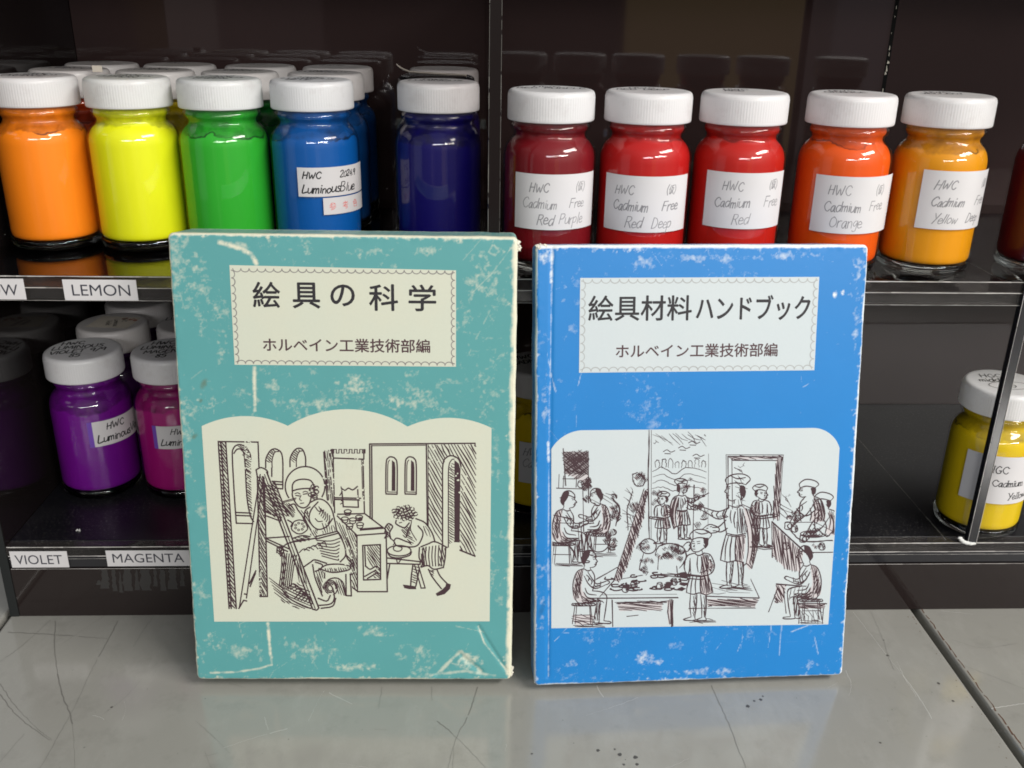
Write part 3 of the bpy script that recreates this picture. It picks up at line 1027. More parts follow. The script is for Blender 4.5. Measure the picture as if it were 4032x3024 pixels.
for n_, chx in enumerate("参考色"):
    type_fit("stamped_character", chx, (2.6 + n_ * 6.2, 19.3, 5.6 + n_ * 6.2, 22.6), MAT['red_ink'], s2, (lambda f: (lambda u, v: f(u, v, .03)))(bend(15.3)), .0)
jar(-15.7, R1, ZU, C['dark'], "jar of dark violet blue paint standing alone left of the shelf divider", 47.5, srgb(8, 6, 26), writing=wr(("HWC", 6), ("LUMINOUS", 0)), group=G1, streak=0)

jar(-188.4, R2, ZU, srgb(200, 62, 14), "jar of red orange paint in the second row behind the orange one", 50, writing=wr(("HWC", 4), ("LUMINOUS", 0)), group=G1, lid='lid_grey')
jar(-148.9, R2, ZU, srgb(196, 170, 14), "jar of mustard yellow paint in the second row behind the lemon one", 52, writing=wr(("HWC", 4), ("LUMINOUS", 0)), group=G1, lid='lid_grey')
jar(-109.9, R2, ZU, srgb(14, 96, 30), "jar of dark green paint in the second row behind the bright green one", 50, writing=wr(("HWC", 4), ("LUMINOUS", 0)), group=G1, lid='lid_grey')
jar(-70.0, R2, ZU, srgb(10, 74, 140), "jar of deep blue paint in the second row behind the labelled blue one", 50, writing=wr(("HWC", 4), ("LUMINOUS", 0)), group=G1, lid='lid_grey')
jar(-17.7, R2 - 8, ZU, srgb(22, 10, 70), "jar with a black lid behind the dark violet blue one, a torn flap on top", 47, group=G1, lid='black_lid', streak=0)
jar(-187.9, R3, ZU, srgb(190, 80, 20), "white lidded jar in the back row behind the two orange jars", 50, writing=wr(("HWC", 4),), group=G1, lid='lid_grey')
jar(-149.0, R3, ZU, srgb(190, 160, 24), "white lidded jar in the back row behind the two yellow jars", 50, writing=wr(("HWC", 4),), group=G1, lid='lid_grey')
jar(-108.7, R3, ZU, srgb(20, 90, 36), "white lidded jar in the back row behind the two green jars", 50, writing=wr(("HWC", 4),), group=G1, lid='lid_grey')
jar(-69.7, R3, ZU, srgb(8, 62, 120), "jar of dark blue paint in the back row, rightmost of the blue jars", 50, writing=wr(("HWC", 4),), group=G1, lid='lid_grey')
jar(-15.8, R3, ZU, srgb(26, 12, 80), "white lidded jar at the very back behind the black lidded one", 47, group=G1, lid='lid_grey', streak=0)

G2 = "pencil labelled paint jars on the right half of the upper shelf"
LB = [("HWC", 7.0, 15.2, 3.6), ("(~)", 26.4, 15.4, 3.4), ("Cadmium", 4.0, 8.6, 3.9), ("Free", 23.8, 8.8, 4.0)]
a = jar(31.2, 401, ZU, C['rp'], "jar of dark crimson paint with a label reading Cadmium Free Red Purple", 56, srgb(60, 8, 16), group=G2, streak=.3, writing=wr(("HWC", 6), ("RED PURPLE", -1)))
paper_label(a, -48.5, 64.5, 18.6, 41.0, LB + [("Red", 10.5, 2.2, 4.2), ("Purple", 19.5, 2.4, 4.2)], 'pencil', 4, .36, seed=11)
a = jar(71.0, 401, ZU, C['rd'], "jar of bright red paint with a label reading Cadmium Free Red Deep", 54, srgb(80, 10, 10), group=G2, writing=wr(("HWC", 6), ("RED DEEP", 0)))
paper_label(a, -61, 57, 17.9, 40.6, [("HWC", 5.6, 15.2, 3.6), ("(~)", 27.2, 15.6, 3.4), ("Cadmium", 5.0, 8.6, 3.9), ("Free", 25.8, 8.9, 4.0), ("Red", 10.8, 1.8, 4.3), ("Deep", 21.8, 1.8, 4.3)], 'pencil', 4, .36, seed=12)
a = jar(110.6, 401, ZU, C['red'], "jar of red paint with a torn cornered label reading Cadmium Free Red", 54, srgb(90, 14, 8), group=G2, streak=.6, writing=wr(("HWC", 6), ("RED", 5)))
paper_label(a, -53.3, 58, 19.7, 42.4, [("HWC", 7.6, 15.4, 3.6), ("(~)", 27.4, 16.0, 3.4), ("Cadmium", 4.8, 8.7, 3.9), ("Free", 25.6, 8.9, 4.0), ("Red", 12.6, 1.9, 4.4)], 'pencil', 4, .36, seed=13)
a = jar(155.2, 401, ZU, C['orr'], "jar of red orange paint with a label reading Cadmium Free Orange", 53, srgb(110, 36, 8), group=G2, streak=.8, writing=wr(("HWC", 6), ("ORANGE", 2)))
paper_label(a, -51, 64, 18.0, 41.3, [("HWC", 6.1, 15.6, 3.8), ("(~)", 26.3, 16.0, 3.6), ("Cadmium", 5.2, 9.0, 4.0), ("Free", 24.0, 9.4, 4.0), ("Orange", 8.2, 2.6, 4.2)], 'pencil', 4, .36, curl=.16, seed=14)
a = jar(196.2, 401, ZU, C['yd'], "jar of amber yellow paint with a label reading Cadmium Free Yellow Deep", 51, srgb(110, 66, 6), group=G2, writing=wr(("HWC", 6), ("YELLOW", 2)))
paper_label(a, -41, 64, 20.1, 44.0, [("HWC", 5.1, 16.4, 3.8), ("(~)", 27.0, 17.0, 3.6), ("Cadmium", 4.7, 9.6, 3.9), ("Free", 24.2, 10.0, 4.0), ("Yellow", 6.3, 2.6, 4.2), ("Deep", 20.7, 2.9, 4.2)], 'pencil', 4, .36, seed=15)
jar(250.0, 401, ZU, C['wine'], "jar of wine red paint cut off by the right edge on the neighbouring shelf", 52, group=G2, streak=0)

G3 = "paint jars on the lower shelf"
v = jar(-187.8, 436, ZL, C['violet'], "jar of violet paint at the left end of the lower shelf behind the VIOLET sticker", 47, srgb(40, 6, 50), lid='lid', writing=wr(("HWC", 3), ("LUMINOUS", -.5), ("VIOLET 9/9", -1), ("85", 8)), wang=16, group=G3, streak=.2, wpen='pen')
paper_label(v, 19.4, 98, 28.6, 41.5, [("HWC", 6.4, 8.0, 3.2), ("Luminous", 1.6, 2.0, 3.6), ("Violet", 19.6, 2.4, 3.6)], 'pen', 3.4, .5, seed=21)
patch("coloured_strip", 12.9, 19.4, 28.5, 41.6, MAT['purple_strip'], v, r=19.43)
v = jar(-146.8, 436, ZL, C['mag'], "jar of magenta paint on the lower shelf half hidden by the teal book", 47, srgb(60, 6, 44), writing=wr(("HWC", 4), ("LUMINOUS", 0), ("MAGENTA", 2), ("85", 8)), wang=10, group=G3, streak=.2, wpen='pen')
paper_label(v, -13.3, 66, 28.1, 40.0, [("HWC", 6.6, 7.4, 3.2), ("Luminous", 1.6, 1.8, 3.6)], 'pen', 3.4, .5, seed=22)
patch("coloured_strip", -19.5, -13.3, 28.0, 40.1, MAT['purple_strip'], v, r=19.43)
v = jar(-187.6, 476, ZL, srgb(60, 8, 76), "jar with a rusty paper sticker on its lid, behind the violet jar", 47, group=G3, lid='lid_grey', streak=0)
lid = [c for c in v.children if c.name.startswith("lid")][0]
pl = Ink(31)
pl.fill([(-11, -7.5), (10.5, -9.5), (12.5, 8), (-8.5, 10.5)])
stk = pl.build("lid_sticker", lambda x, y, l: (x, y, 72.2), MAT['old_paper'], lid)
pw = Ink(32)
for k, (t, yy) in enumerate([("HWC", 4), ("Luminous", -.5), ("Violet", -5)]):
    write_line(pw, t, -8 + k * 2, yy, 3, .4)
pw.build("lid_writing", lambda x, y, l: (y * .8 + x * .2 + 1.5, -x * .8 + y * .2, 72.3 + l), MAT['pen'], lid)
rs2 = Ink(33)
for k in range(6):
    rs2.fill(blob(4 + k * 1.3, 5 + rs2.rng.uniform(-2, 2), rs2.rng.uniform(.4, 1.3), rs2.rng))
rs2.build("rusty_stain", lambda x, y, l: (x, y, 72.26 + l), plain("rusty_red_stain", srgb(150, 92, 78), .7, .2), lid)
jar(-187.2, 516, ZL, srgb(50, 8, 60), "white lidded jar farthest back on the lower shelf, right below the LEMON sticker", 47, group=G3, lid='lid_grey', streak=0, writing=wr(("HWC", 3), ("LUMINOUS", 0)))
jar(-146.8, 476, ZL, srgb(96, 8, 66), "white lidded jar behind the magenta jar, mostly hidden by the teal book", 47, group=G3, lid='lid_grey', streak=0, writing=wr(("LUMINOUS", 0),), wang=15)
v = jar(31.0, 419, ZL, C['cad'], "jar of yellow paint glimpsed in the gap between the two books", 51, srgb(110, 90, 8), group=G3, lid='lid_grey', writing=wr(("HWC", 3), ("CADMIUM", 0)), wang=20, wpen='pen')
paper_label(v, -30, 62, 18, 39.2, [("HWC", 2.0, 14.6, 3.6), ("Cadmium", 1.6, 8.6, 3.9), ("Yellow", 8.6, 2.6, 4.0)], 'pencil', 4, .36, seed=23)
v = jar(243.2, 395.4, ZL, C['cad'], "jar of bright yellow paint behind the smoky upright at the right edge", 50, srgb(110, 90, 8), group=G3)
paper_label(v, -58.5, 62, 19.4, 43.4, [("HGC", 10.2, 15.6, 3.5), ("Cadmium", 13.2, 9.0, 3.2), ("Yellow", 21.5, 2.4, 3.2)], 'pen', 3.4, .42, serif=True, seed=24)
lid = [c for c in v.children if c.name.startswith("lid")][0]
pw = Ink(35)
write_line(pw, "HGC", -8, 6.2, 4, .42)
write_line(pw, "middle", -11, 1.0, 4, .42)
write_line(pw, "A 5", -5.5, -6.2, 4, .42)
pw.stroke([(0 + 9.5 * math.cos(t * PI / 16), -4 + 4.6 * math.sin(t * PI / 16)) for t in range(33)], .3)
pw.build("lid_writing", lambda x, y, l: (x, y, 72.2 + l), MAT['pen'], lid)

# small loose things
fv, ff = [], []
prof = [(-17.8, 4.6), (-16.6, 3.4), (-15, 2.4), (-12, 1.7), (-6, 1.3), (0, 1.0), (6, .75), (12, .6), (14, .5)]
for k, (u, h) in enumerate(prof):
    wd = 2.4 + 5.0 * min(1, k / 4)
    for s in (-1, -.3, .4, 1):
        for t in (0, .35):
            fv.append((-17.7 + u, R2 - 17 + s * wd * .55 + wd * .4, ZU + 72.2 + h + (.4 * abs(s) if k < 3 else 0) + t))
for k in range(len(prof) - 1):
    for s in range(3):
        for t in (0, 1):
            a0 = k * 8 + s * 2 + t
            q = (a0, a0 + 8, a0 + 10, a0 + 2)
            ff.append(q if t else q[::-1])
tag(link("torn_flap", fv, ff, plain("pale_film", (0.62, 0.57, 0.50, 1), .4, .4, .2, 300), None, True), "pale torn film curling up at its left end on the black lid", "torn film")
tag(box("tape_scrap", -171.6, -167.2, R2 - 16.4, R2 - 15.9, ZU + 72.0, ZU + 74.8, MAT['old_paper'], None, .1, 1), "small beige scrap of tape sticking up from a lid in the second row", "tape scrap")
bm = bmesh.new()
rc = random.Random(8)
for k in range(5):
    r_ = bmesh.ops.create_icosphere(bm, subdivisions=1, radius=rc.uniform(.25, .5) * MM)
    off = Vector((rc.uniform(-.9, .9), rc.uniform(-.7, .7), .3)) * MM
    for vv in r_['verts']:
        vv.co = vv.co * rc.uniform(.8, 1.2) + off + Vector((-182.5, 388.6, ZL)) * MM
me = bpy.data.meshes.new("crumb")
bm.to_mesh(me)
bm.free()
me.materials.append(MAT['glue'])
cr = bpy.data.objects.new("crumb", me)
COL.objects.link(cr)
tag(cr, "tiny white crumb lying on the black lower shelf in front of the violet jar", "crumb")

# ------------------------------------------------------------------ the two slipcased books
def vnoise(u, v, scale, seed, octaves=4, gain=.55):
    tot = np.zeros_like(u)
    amp, norm = 1.0, 0.0
    for o in range(octaves):
        r = np.random.RandomState(seed + 17 * o)
        n = 64
        grid = r.rand(n, n)
        x, y = u / scale, v / scale
        xi, yi = np.floor(x).astype(int), np.floor(y).astype(int)
        fx, fy = x - xi, y - yi
        fx, fy = fx * fx * (3 - 2 * fx), fy * fy * (3 - 2 * fy)
        g = lambda a, b: grid[a % n, b % n]
        tot += amp * ((g(xi, yi) * (1 - fx) + g(xi + 1, yi) * fx) * (1 - fy) + (g(xi, yi + 1) * (1 - fx) + g(xi + 1, yi + 1) * fx) * fy)
        norm += amp
        amp *= gain
        scale *= .5
    return tot / norm


def seg_dist(u, v, P):
    d = np.full(u.shape, 1e9)
    for (ax, ay), (bx, by) in zip(P[:-1], P[1:]):
        dx, dy = bx - ax, by - ay
        t = np.clip(((u - ax) * dx + (v - ay) * dy) / (dx * dx + dy * dy), 0, 1)
        d = np.minimum(d, np.hypot(u - ax - t * dx, v - ay - t * dy))
    return d


def wear_map(u, v, W, L, spec, seed):
    n0 = vnoise(u, v, 11.0, seed + 3, 3)
    n1 = vnoise(u, v, 3.4, seed, 5, .74)
    n2 = vnoise(u, v, 1.5, seed + 50, 3, .8)
    n3 = vnoise(u, v, 24.0, seed + 90, 3)
    ss = lambda x, a, b: np.clip((x - a) / (b - a), 0, 1) ** 2 * (3 - 2 * np.clip((x - a) / (b - a), 0, 1))
    w = np.zeros_like(u)
    for d, wd in ((u, spec['edge'][0]), (W - u, spec['edge'][1]), (v, spec['edge'][2]), (L - v, spec['edge'][3])):
        wd_l = wd * (.45 + .9 * n0 + .5 * (n2 - .5))
        w = np.maximum(w, 1 - ss(d, wd_l * .6, wd_l * 1.25))
        halo = np.exp(-(d / (wd * 3.0)) ** 2)
        w = np.maximum(w, .75 * ss(n2 * .45 + n1 * .55 + halo * .30, .74, 1.0))
    for cu, cv, ru, rv, amt in spec['patch']:
        e = np.exp(-(((u - cu) / ru) ** 2 + ((v - cv) / rv) ** 2))
        w = np.maximum(w, amt * ss(e * .46 + n1 * .58 + n2 * .36, .76, 1.18))
    for P, wd, amt in spec['crease']:
        d = seg_dist(u, v, P)
        w = np.maximum(w, amt * (.35 + .65 * ss(n1, .3, .6)) * (1 - ss(d, wd * .2 * n2, wd * (.5 + 1.2 * n1))))
    rr_ = random.Random(seed + 5)
    for _ in range(34):
        a_, L_ = rr_.choice([90, 90, 60, 120, 0, 30]) + rr_.uniform(-14, 14), rr_.uniform(3, 22)
        x_, y_ = rr_.uniform(0, W), rr_.choice([rr_.uniform(0, 26), rr_.uniform(106, L), rr_.uniform(0, L)])
        P = [(x_, y_), (x_ + L_ * math.cos(math.radians(a_)), y_ + L_ * math.sin(math.radians(a_)))]
        w = np.maximum(w, rr_.uniform(.12, .5) * ss(n1, .35, .6) * (1 - ss(seg_dist(u, v, P), .05, rr_.uniform(.22, .5))))
    w = np.maximum(w, spec['dust'] * ss(n1 * .5 + n2 * .5 + (n3 - .5) * .7, .54, 1.0))
    return np.clip(w, 0, 1)


def make_book(name, label, o, yaw, lean, W, L, T, cover, spec, seed):
    root = tag(empty(name, o, (-lean, 0, yaw)), label, "book", "slipcased books leaning against the shelf")
    step = .42
    nu, nv = int(W / step), int(L / step)
    gu, gv = np.meshgrid(np.linspace(0, W, nu + 1), np.linspace(0, L, nv + 1), indexing='ij')
    U, Vv = gu.ravel(), gv.ravel()
    du, dv = np.minimum(U, W - U), np.minimum(Vv, L - Vv)
    d = np.minimum(du, dv)
    rr = 1.0
    Y = np.where(d < rr, rr - np.sqrt(np.clip(rr * rr - (rr - d) ** 2, 0, None)), 0.0)
    # rounded corners in the plane of the cover
    rc = 2.2
    px, py = rc - du, rc - dv
    inn = (px > 0) & (py > 0)
    mx = np.maximum(px, py)
    ln = np.hypot(px, py)
    k = np.where(inn & (ln > 0), mx / np.maximum(ln, 1e-6), 1)
    U2 = np.where(inn, np.where(U < W / 2, rc - px * k, W - rc + px * k), U)
    V2 = np.where(inn, np.where(Vv < L / 2, rc - py * k, L - rc + py * k), Vv)
    # bruised outline
    wob = (vnoise(U, Vv, 9, seed + 7) - .5) * .42
    fall = np.exp(-d / 3.0)
    U2 = U2 + np.where(du <= dv, wob * fall * np.where(U < W / 2, 1, -1), 0)
    V2 = V2 + np.where(dv < du, wob * fall * np.where(Vv < L / 2, 1, -1) * .8, 0)
    Y = Y + .5 * (vnoise(U, Vv, 2.2, seed + 9, 2) - .5) * np.exp(-d / 1.2)
    for P, wd, depth in spec.get('dent', []):
        Y = Y + depth * np.exp(-(seg_dist(U, Vv, P) / wd) ** 2)
    w = wear_map(U, Vv, W, L, spec, seed)
    st = np.zeros_like(U)
    for cu, cv, ru, rv in spec['stain']:
        e = ((U - cu - .35 * (Vv - cv)) / ru) ** 2 + ((Vv - cv) / rv) ** 2
        st = np.maximum(st, np.clip(1.5 - e - 1.2 * vnoise(U, Vv, 1.5, seed + 33), 0, 1))
    verts = np.stack([U2, Y, V2], 1).tolist()
    idx = lambda i, j: i * (nv + 1) + j
    faces = [(idx(i, j), idx(i + 1, j), idx(i + 1, j + 1), idx(i, j + 1)) for i in range(nu) for j in range(nv)]
    loop = [idx(i, 0) for i in range(nu)] + [idx(nu, j) for j in range(nv)] + [idx(i, nv) for i in range(nu, 0, -1)] + [idx(0, j) for j in range(nv, 0, -1)]
    w, st = w.tolist(), st.tolist()
    prev = loop
    rng = random.Random(seed)
    for q, (yy, ww) in enumerate(((2.2, .9), (4.0, .30), (T - 1.5, .25), (T, .8))):
        cur = []
        for a in loop:
            cur.append(len(verts))
            verts.append([verts[a][0], yy, verts[a][2]])
            w.append(min(1, ww * rng.uniform(.5, 1.3)))
            st.append(0)
        n = len(loop)
        for i in range(n):
            j = (i + 1) % n
            faces.append((prev[j], prev[i], cur[i], cur[j]))
        prev = cur
    faces.append(tuple(prev))
    case = link("slipcase", verts, faces, cover, root, True, {'wear': w, 'stain': st})
    return root


def panel(name, P, mat, root, y=-.07):
    V = [(u, y, v) for u, v in P] + [(u, .4, v) for u, v in P]
    n = len(P)
    F = [t for t in tess(P)]
    F = [t if (P[t[1]][0] - P[t[0]][0]) * (P[t[2]][1] - P[t[0]][1]) - (P[t[1]][1] - P[t[0]][1]) * (P[t[2]][0] - P[t[0]][0]) > 0 else t[::-1] for t in F]
    F += [(i, i + n, (i + 1) % n + n, (i + 1) % n) for i in range(n)]
    return link(name, V, F, mat, root)


def scallops(root, x0, y0, x1, y1, pu, r, w, mat, seed):
    ink = Ink(seed)

    def run(ax, ay, bx, by, nx, ny):
        L = math.hypot(bx - ax, by - ay)
        n = max(1, round(L / pu))
        tx, ty = (bx - ax) / L, (by - ay) / L
        p = L / n
        for i in range(n):
            c = (i + .5) * p
            P = []
            for k in range(9):
                t = PI * (k / 8)
                P.append((ax + tx * (c - p * .5 * math.cos(t)) + nx * r * math.sin(t), ay + ty * (c - p * .5 * math.cos(t)) + ny * r * math.sin(t)))
            ink.stroke(P, w * ink.rng.uniform(.8, 1.2), w * ink.rng.uniform(.8, 1.2))
    m = .55
    run(x0 + m + .6, y1 - m, x1 - m - .6, y1 - m, 0, -1)
    run(x0 + m + .6, y0 + m, x1 - m - .6, y0 + m, 0, 1)
    run(x0 + m, y0 + m + .6, x0 + m, y1 - m - .6, 1, 0)
    run(x1 - m, y0 + m + .6, x1 - m, y1 - m - .6, -1, 0)
    ink.build("scalloped_border", lambda x, y, l: (x, -.09 - l, y), mat, root)


def projector(h):
    def f(x, y, l):
        q = h[6] * x + h[7] * y + 1
        return ((h[0] * x + h[1] * y + h[2]) / q, -.09 - l, (h[3] * x + h[4] * y + h[5]) / q)
    return f


TL, TT, TW, TH = 0.1614, 24.0, 131.0, 184.2
teal_cover = make_cover("worn_teal_cover", srgb(86, 152, 153), srgb(214, 212, 190), srgb(96, 112, 92))
teal_spec = dict(
    edge=(.7, 1.7, .9, 1.1),
    patch=[(10, 171, 7, 4.5, .8), (8, 157, 6, 4, .6), (26, 180, 12, 3, .6), (76, 178, 12, 4.5, .85), (97, 178.5, 9, 3.5, .7), (124, 178, 6, 5, .6),
           (70, 127, 15, 7, .95), (85, 121, 11, 6, .9), (95, 117, 7, 4, .5), (52, 131, 6, 4, .4), (108, 128, 9, 4, .35), (9, 17, 9, 8, .9), (20, 13, 12, 7, .6), (48, 15, 22, 9, .62),
           (74, 22, 10, 6, .75), (92, 12, 16, 9, .65), (112, 9, 12, 7, .9), (66, 6, 22, 4, .8), (7, 60, 5, 9, .45), (6, 75, 4, 6, .5), (30, 112, 6, 9, .5), (126, 35, 4, 9, .45), (124, 100, 4, 25, .3), (4, 40, 4, 14, .5)],
    crease=[([(129.6, 3), (129.8, 60), (129.7, 120), (130, 181)], 1.5, 1.0), ([(19, 181), (27, 178.6), (31, 176.6), (32.6, 173.2)], 1.3, .95), ([(30.0, 133), (29.6, 124), (29.5, 116)], 1.0, .9), ([(30.5, 25.5), (31.0, 14), (31.4, 7)], .95, 1.0),  # right-edge band: wear plus painted light on the rounded edge
            ([(31.4, 7), (26, 5.2), (17, 3.6), (6, 3.2)], .7, .7), ([(100, 2.5), (107, 10.5), (110, 13), (118, 4)], 1.2, .62), ([(97, 2.2), (111, 4.2), (124, 2.2)], 1.0, .55),
            ([(117, 24.5), (119.5, 17), (128.5, 5)], .5, .8), ([(114, 163), (121, 170), (128.5, 180)], .4, .5), ([(122, 181), (124, 179), (122.5, 177), (120, 178.5), (121.5, 181)], .6, .5)],
    dust=.62, stain=[(10.2, 126.5, 1.6, 2.6), (8.6, 119.5, .8, 1.0), (5.6, 105.5, 1.3, 1.8)],
    dent=[([(100, 2.5), (109, 12), (118, 4)], 1.2, .5), ([(117, 24.5), (128.5, 5)], .8, .35)])
teal = make_book("book", "worn teal slipcased book with a paper title panel and a woodcut of painters", (-115.1, 324.8, 3.92), -0.018, TL, TW, TH, TT, teal_cover, teal_spec, 11)
card_t = make_card("cream_card", srgb(198, 202, 186), srgb(206, 203, 182))
tp = panel("title_panel", [(22.5, 134.1), (107.7, 134.1), (107.7, 171.4), (22.5, 172.4)], card_t, teal)
scallops(tp, 22.5, 134.1, 107.7, 171.7, 3.02, 1.25, .36, MAT['scallop'], 3)
flatp = lambda u, v: (u, -.10, v)
for c, (u0, v0, u1, v1) in zip("絵具の科学", [(30.6, 156.3, 41.1, 166.3), (45.6, 156.2, 56.2, 166.2), (60.0, 157.2, 69.3, 165.6), (74.6, 155.6, 85.7, 165.9), (89.6, 155.6, 100.2, 165.9)]):
    type_fit("title_character", c, (u0, v0, u1, v1), MAT['title'], tp, flatp, 0, .17)
type_fit("author_line", "ホルベイン工業技術部編", (33.7, 139.4, 97.8, 144.8), MAT['print_sub'], tp, flatp, 0, .10)

BL, BT, BW, BH = 0.2215, 15.2, 132.3, 182.1
blue_cover = make_cover("worn_blue_cover", srgb(25, 120, 190), srgb(214, 220, 222), srgb(30, 96, 150))
blue_spec = dict(
    edge=(.6, 1.2, .9, 1.5),
    patch=[(128, 170, 4, 14, .7), (129, 150, 3, 20, .6), (70, 177, 40, 3, .55), (40, 176, 12, 4, .55), (100, 178, 22, 3, .6), (11.5, 166, 2.2, 1.3, .95), (119.4, 162.4, 1.5, 2.4, 1.2), (122.6, 163.4, 1.1, 2.0, 1.2),
           (46, 11, 7, 6, .8), (52, 8.5, 3, 2.5, 1.0), (14, 9, 7, 5, .5), (118, 6, 12, 4, .7), (70, 4, 40, 3, .6), (4, 120, 3, 30, .55), (3, 40, 3, 30, .5), (15, 150, 5, 5, .35), (90, 172, 4, 2, .5), (3, 176, 4, 6, .9), (60, 16, 14, 4, .4)],
    crease=[([(6.2, 181), (6.0, 150), (5.6, 120), (5.6, 60), (6.0, 4)], .42, .55), ([(6.2, 181), (6.0, 168)], 1.0, .95), ([(104.5, 24), (104, 10)], .35, .5), ([(88, 23), (87.5, 14)], .3, .4),
            ([(109, 20.5), (116, 23.2), (126, 23.4)], .4, .55), ([(119, 18), (121, 10)], .35, .45), ([(5.2, 104), (5.4, 96)], .9, .9), ([(4.5, 140), (6, 132), (8, 124)], .4, .5)],
    dust=.34, stain=[(3.0, 34, 1.4, 4.5)],
    dent=[([(6.2, 181), (5.6, 4)], .8, .35)])
blue = make_book("book", "blue slipcased book with a pale title panel and a sketch of a busy studio", (25.3, 319.2, 3.4), 0.036, BL, BW, BH, BT, blue_cover, blue_spec, 23)
card_b = make_card("pale_blue_card", srgb(190, 199, 202), srgb(197, 203, 204))
bp = panel("title_panel", [(17.2, 132.0), (112.7, 132.0), (112.7, 169.4), (17.2, 169.3)], card_b, blue)
scallops(bp, 17.2, 132.0, 112.7, 169.3, 3.62, 1.55, .34, MAT['scallop_pale'], 4)
type_fit("title", "絵具材料", (20.5, 152.4, 61.8, 162.5), MAT['title'], bp, flatp, 0, .14)
type_fit("title", "ハンドブック", (63.4, 152.3, 109.7, 162.4), MAT['title'], bp, flatp, 0, .18)
type_fit("author_line", "ホルベイン工業技術部編", (31.7, 137.7, 97.2, 143.2), MAT['print_sub'], bp, flatp, 0, .09)


def frayed(root, spots, seed):
    """small torn, crumpled bits of board at the case corners"""
    bm = bmesh.new()
    rng = random.Random(seed)
    for (u, y, v, r) in spots:
        r_ = bmesh.ops.create_icosphere(bm, subdivisions=3, radius=1.0)
        ph = [rng.uniform(0, 6) for _ in range(6)]
        for q in r_['verts']:
            c = q.co
            k = 1 + .25 * math.sin(4 * c.x + ph[0]) * math.sin(5 * c.z + ph[1]) + .18 * math.sin(9 * c.z + ph[2]) * math.cos(8 * c.x + ph[3])
            q.co = Vector((u + c.x * r * k, y + c.y * r * .8 * k, v + c.z * r * k)) * MM
    me = bpy.data.meshes.new("frayed_corner")
    bm.to_mesh(me)
    bm.free()
    me.materials.append(plain("torn_board", (.66, .63, .54, 1), .85, .2, .15, 400))
    o = bpy.data.objects.new("frayed_corner", me)
    COL.objects.link(o)
    o.parent = root
    return o


for sp, sd in (([(130.3, 2.0, 181.4, 1.8), (131.2, 2.6, 179.6, 1.2), (128.8, 1.4, 182.6, 1.1)], 5), ([(130.2, 1.8, 2.6, 1.5), (131.0, 2.4, 4.4, 1.0)], 9)):
    frayed(teal, sp, sd)
for sp, sd in (([(1.4, 1.4, 180.7, 1.7), (3.6, .9, 181.3, 1.1), (.9, 2.0, 178.6, 1.1)], 6), ([(130.9, 1.4, 1.8, 1.3)], 7), ([(1.6, 1.5, 1.5, 1.3)], 8)):
    frayed(blue, sp, sd)

# ------------------------------------------------------------------ printed drawing on the teal book
HT = [0.0557182, -0.00369402, 3.85311, 9.13579e-05, -0.0619865, 121.756, -3.21121e-06, -3.45826e-05]
fT = projector(HT)


def arc3(p0, p1, p2, n=18):
    """points on the circle through three points"""
    (ax, ay), (bx, by), (cx, cy) = p0, p1, p2
    d = 2 * (ax * (by - cy) + bx * (cy - ay) + cx * (ay - by))
    ux = ((ax * ax + ay * ay) * (by - cy) + (bx * bx + by * by) * (cy - ay) + (cx * cx + cy * cy) * (ay - by)) / d
    uy = ((ax * ax + ay * ay) * (cx - bx) + (bx * bx + by * by) * (ax - cx) + (cx * cx + cy * cy) * (bx - ax)) / d
    r = math.hypot(ax - ux, ay - uy)
    a0, a1, a2 = [math.atan2(y - uy, x - ux) for x, y in (p0, p1, p2)]
    un = lambda a, ref: ref + (a - ref + PI) % (2 * PI) - PI
    a1 = un(a1, a0)
    a2 = un(a2, a1)
    return [(ux + r * math.cos(a0 + (a2 - a0) * i / n), uy + r * math.sin(a0 + (a2 - a0) * i / n)) for i in range(n + 1)]


top = arc3((2098, 225), (1830, 155), (1518, 215)) + arc3((1518, 215), (1110, 95), (690, 210))[1:] + arc3((690, 210), (420, 143), (95, 212))[1:]
outline = [(182, 1562), (2085, 1560)] + top
PP = [(q[0], q[2]) for q in (fT(x, y, 0) for x, y in outline)]
pic_t = panel("picture_panel", PP, card_t, teal)

k = Ink(41)
W1 = 9.0
k.ws = 1.12
ln = lambda *P, w=W1: k.stroke(dense(list(P), 60), w)
cv = lambda *P, w=W1: k.curve(P, w)
# left column, arch and windows
k.hatch([(212, 320), (262, 320), (335, 1470), (285, 1470)], 55, 15, 8.5)
ln((210, 320), (285, 1472)); ln((228, 320), (300, 1472)); ln((262, 322), (335, 1472)); ln((208, 318), (486, 322)); ln((485, 322), (492, 500))
cv((335, 882), (322, 700), (308, 440), (312, 372), (345, 340), (395, 352), (428, 400), (436, 440)); ln((335, 882), (450, 885))
ln((330, 808), (430, 812)); ln((332, 828), (436, 832))
k.hatch([(330, 345), (395, 340), (432, 400), (440, 700), (448, 880), (432, 830), (408, 700), (392, 430), (362, 372)], 35, 14, 8)
cv((318, 400), (340, 372), (370, 375), (392, 430), (408, 700), (432, 830), (455, 872))
for x0, x1, top_, bot in ((538, 656, 372, 500), (706, 814, 368, 492)):
    cv((x0, bot), (x0 + 3, top_ + 60), (x0 + 38, top_ + 4), (x0 + 82, top_ + 2), (x1 - 2, top_ + 55), (x1, bot + (140 if x0 < 600 else 0)))
    cv((x0 + 44, bot), (x0 + 45, top_ + 70), (x0 + 62, top_ + 22), (x0 + 90, top_ + 14), w=7)
    k.hatch([(x0, top_ + 80), (x0 + 30, top_ + 5), (x0 + 84, top_ + 4), (x0 + 50, top_ + 40), (x0 + 42, top_ + 100)], 40, 13, 7)
ln((582, 592), (655, 598)); ln((600, 612), (655, 616)); ln((600, 640), (655, 645)); ln((580, 500), (580, 560))
